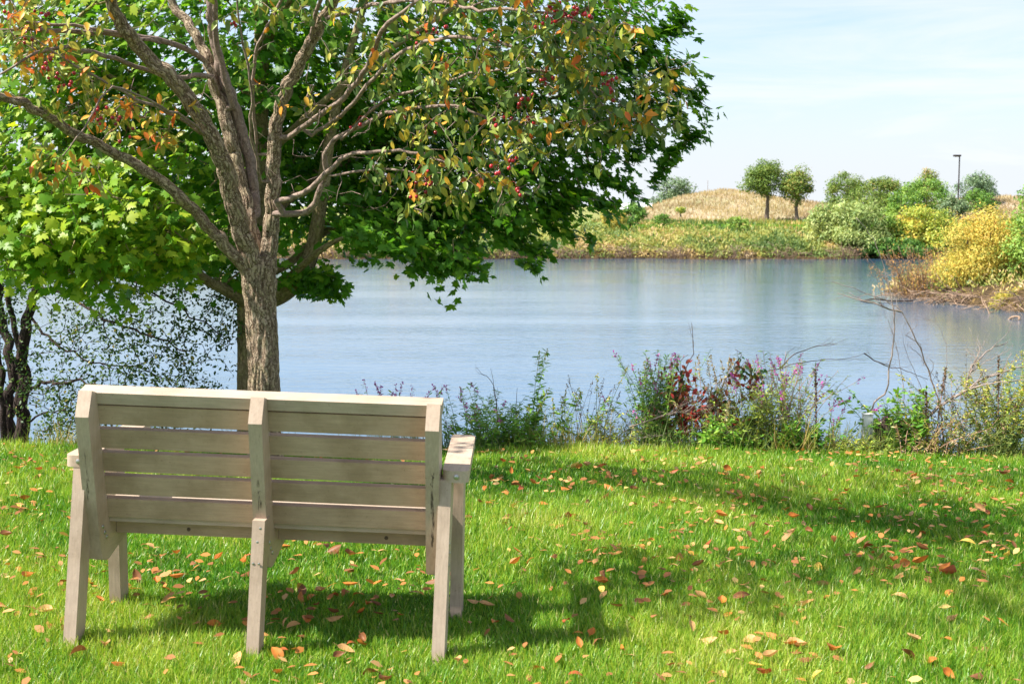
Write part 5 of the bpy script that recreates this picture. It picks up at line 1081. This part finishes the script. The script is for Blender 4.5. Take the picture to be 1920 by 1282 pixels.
mb.scatter(QT * np.array([.7, 1.7, 1]), QF, np.stack([x, y, zz_], -1), X_, Y_, Z_, rng.uniform(.05, .11, n_), np.clip(.55 + .3 * np.sin(x * 1.3 + y) + rng.normal(0, .15, n_), 0, 1))
tag(mb.build('peninsula_weeds', M['shoreweed'], smooth=False), 'mixed low weeds covering the right hand peninsula', 'weeds', kind='stuff')
# far meadow tufts
mb = MB(); n_ = 22000; x = rng.uniform(-10, 40, n_); y = rng.uniform(82, 112, n_); k_ = (y < 92) | (y > 101); x, y = x[k_], y[k_]
blades(mb, np.stack([x, y, height(x, y)], -1), .35 * rng.uniform(.5, 1.4, len(x)), .16, .4, np.clip(.35 + .3 * np.sin(x * .5 + y * .4) + rng.normal(0, .2, len(x)), 0, 1))
tag(mb.build('meadow_grass', M['shoreweed']), 'pale green and straw meadow grass behind the far bank', 'meadow grass', kind='stuff')
mb = MB(); n_ = 9000; x = rng.uniform(4, 40, n_); y = rng.uniform(92, 101, n_)
blades(mb, np.stack([x, y, height(x, y)], -1), .12, .14, .4, rng.uniform(0, .5, n_)); tag(mb.build('mown_strip', M['grass']), 'light green mown strip in front of the dry hill', 'grass', kind='stuff')

# lamp post
b_ = P(1796, 392, 120); t_ = P(1797, 292, 120)
lamp = empty('street_lamp', b_, 'dark lamp post with a single box head on the far skyline', 'lamp post')
M['lamp'] = plainmat('dark_bronze_metal', (0.045, 0.035, 0.035), .5, .3); M['lens'] = plainmat('pale_lens', (0.5, 0.5, 0.48), .3)
mb = MB(); Hh = t_[2] - b_[2]; tube(mb, np.array([b_ - [0, 0, .6], b_ + [0, 0, Hh * .5], b_ + [0, 0, Hh]]), [.075, .06, .055], 10); mb.build('pole', M['lamp'], lamp)
hd = boxobj('lamp_head', (.62, .40, .15), (-.22, 0, Hh + .0), M['lamp'], lamp, .03); boxobj('lens', (.34, .26, .03), (-.24, 0, Hh - .098), M['lens'], hd, .008)
# distant mast and white building
b_ = P(1327, 376, 420); t_ = P(1327, 338, 420); mast = empty('utility_pole', b_, 'thin distant pole standing beyond the dry hill', 'pole'); mb = MB()
tube(mb, np.array([b_ - [0, 0, 4], t_]), [.09, .06], 6); mb.build('pole', M['bark_far'], mast)
b_ = P(1205, 398, 300); b_[2] -= 3; wb = empty('white_building', b_, 'low white building roof showing left of the dry hill', 'building'); W_ = plainmat('white_wall', (0.78, 0.77, 0.76), .7, var=.04); RW = plainmat('white_roof', (0.82, 0.80, 0.80), .6, var=.04)
bm = bmesh.new(); prism(bm, [(-4, 0), (4, 0), (4, 3.6), (-4, 3.6)], -5.5, 5.5); bm_obj('wall', bm, W_, wb, .05)
bm = bmesh.new(); prism(bm, [(-4.4, 3.62), (4.4, 3.62), (0, 4.9)], -5.8, 5.8); bm_obj('roof', bm, RW, wb, .03)
for xx in (-3.4, 0, 3.4): boxobj('window', (1.2, .06, 1.0), (xx, -4.03, 2.2), M['greyp'], wb, .01)
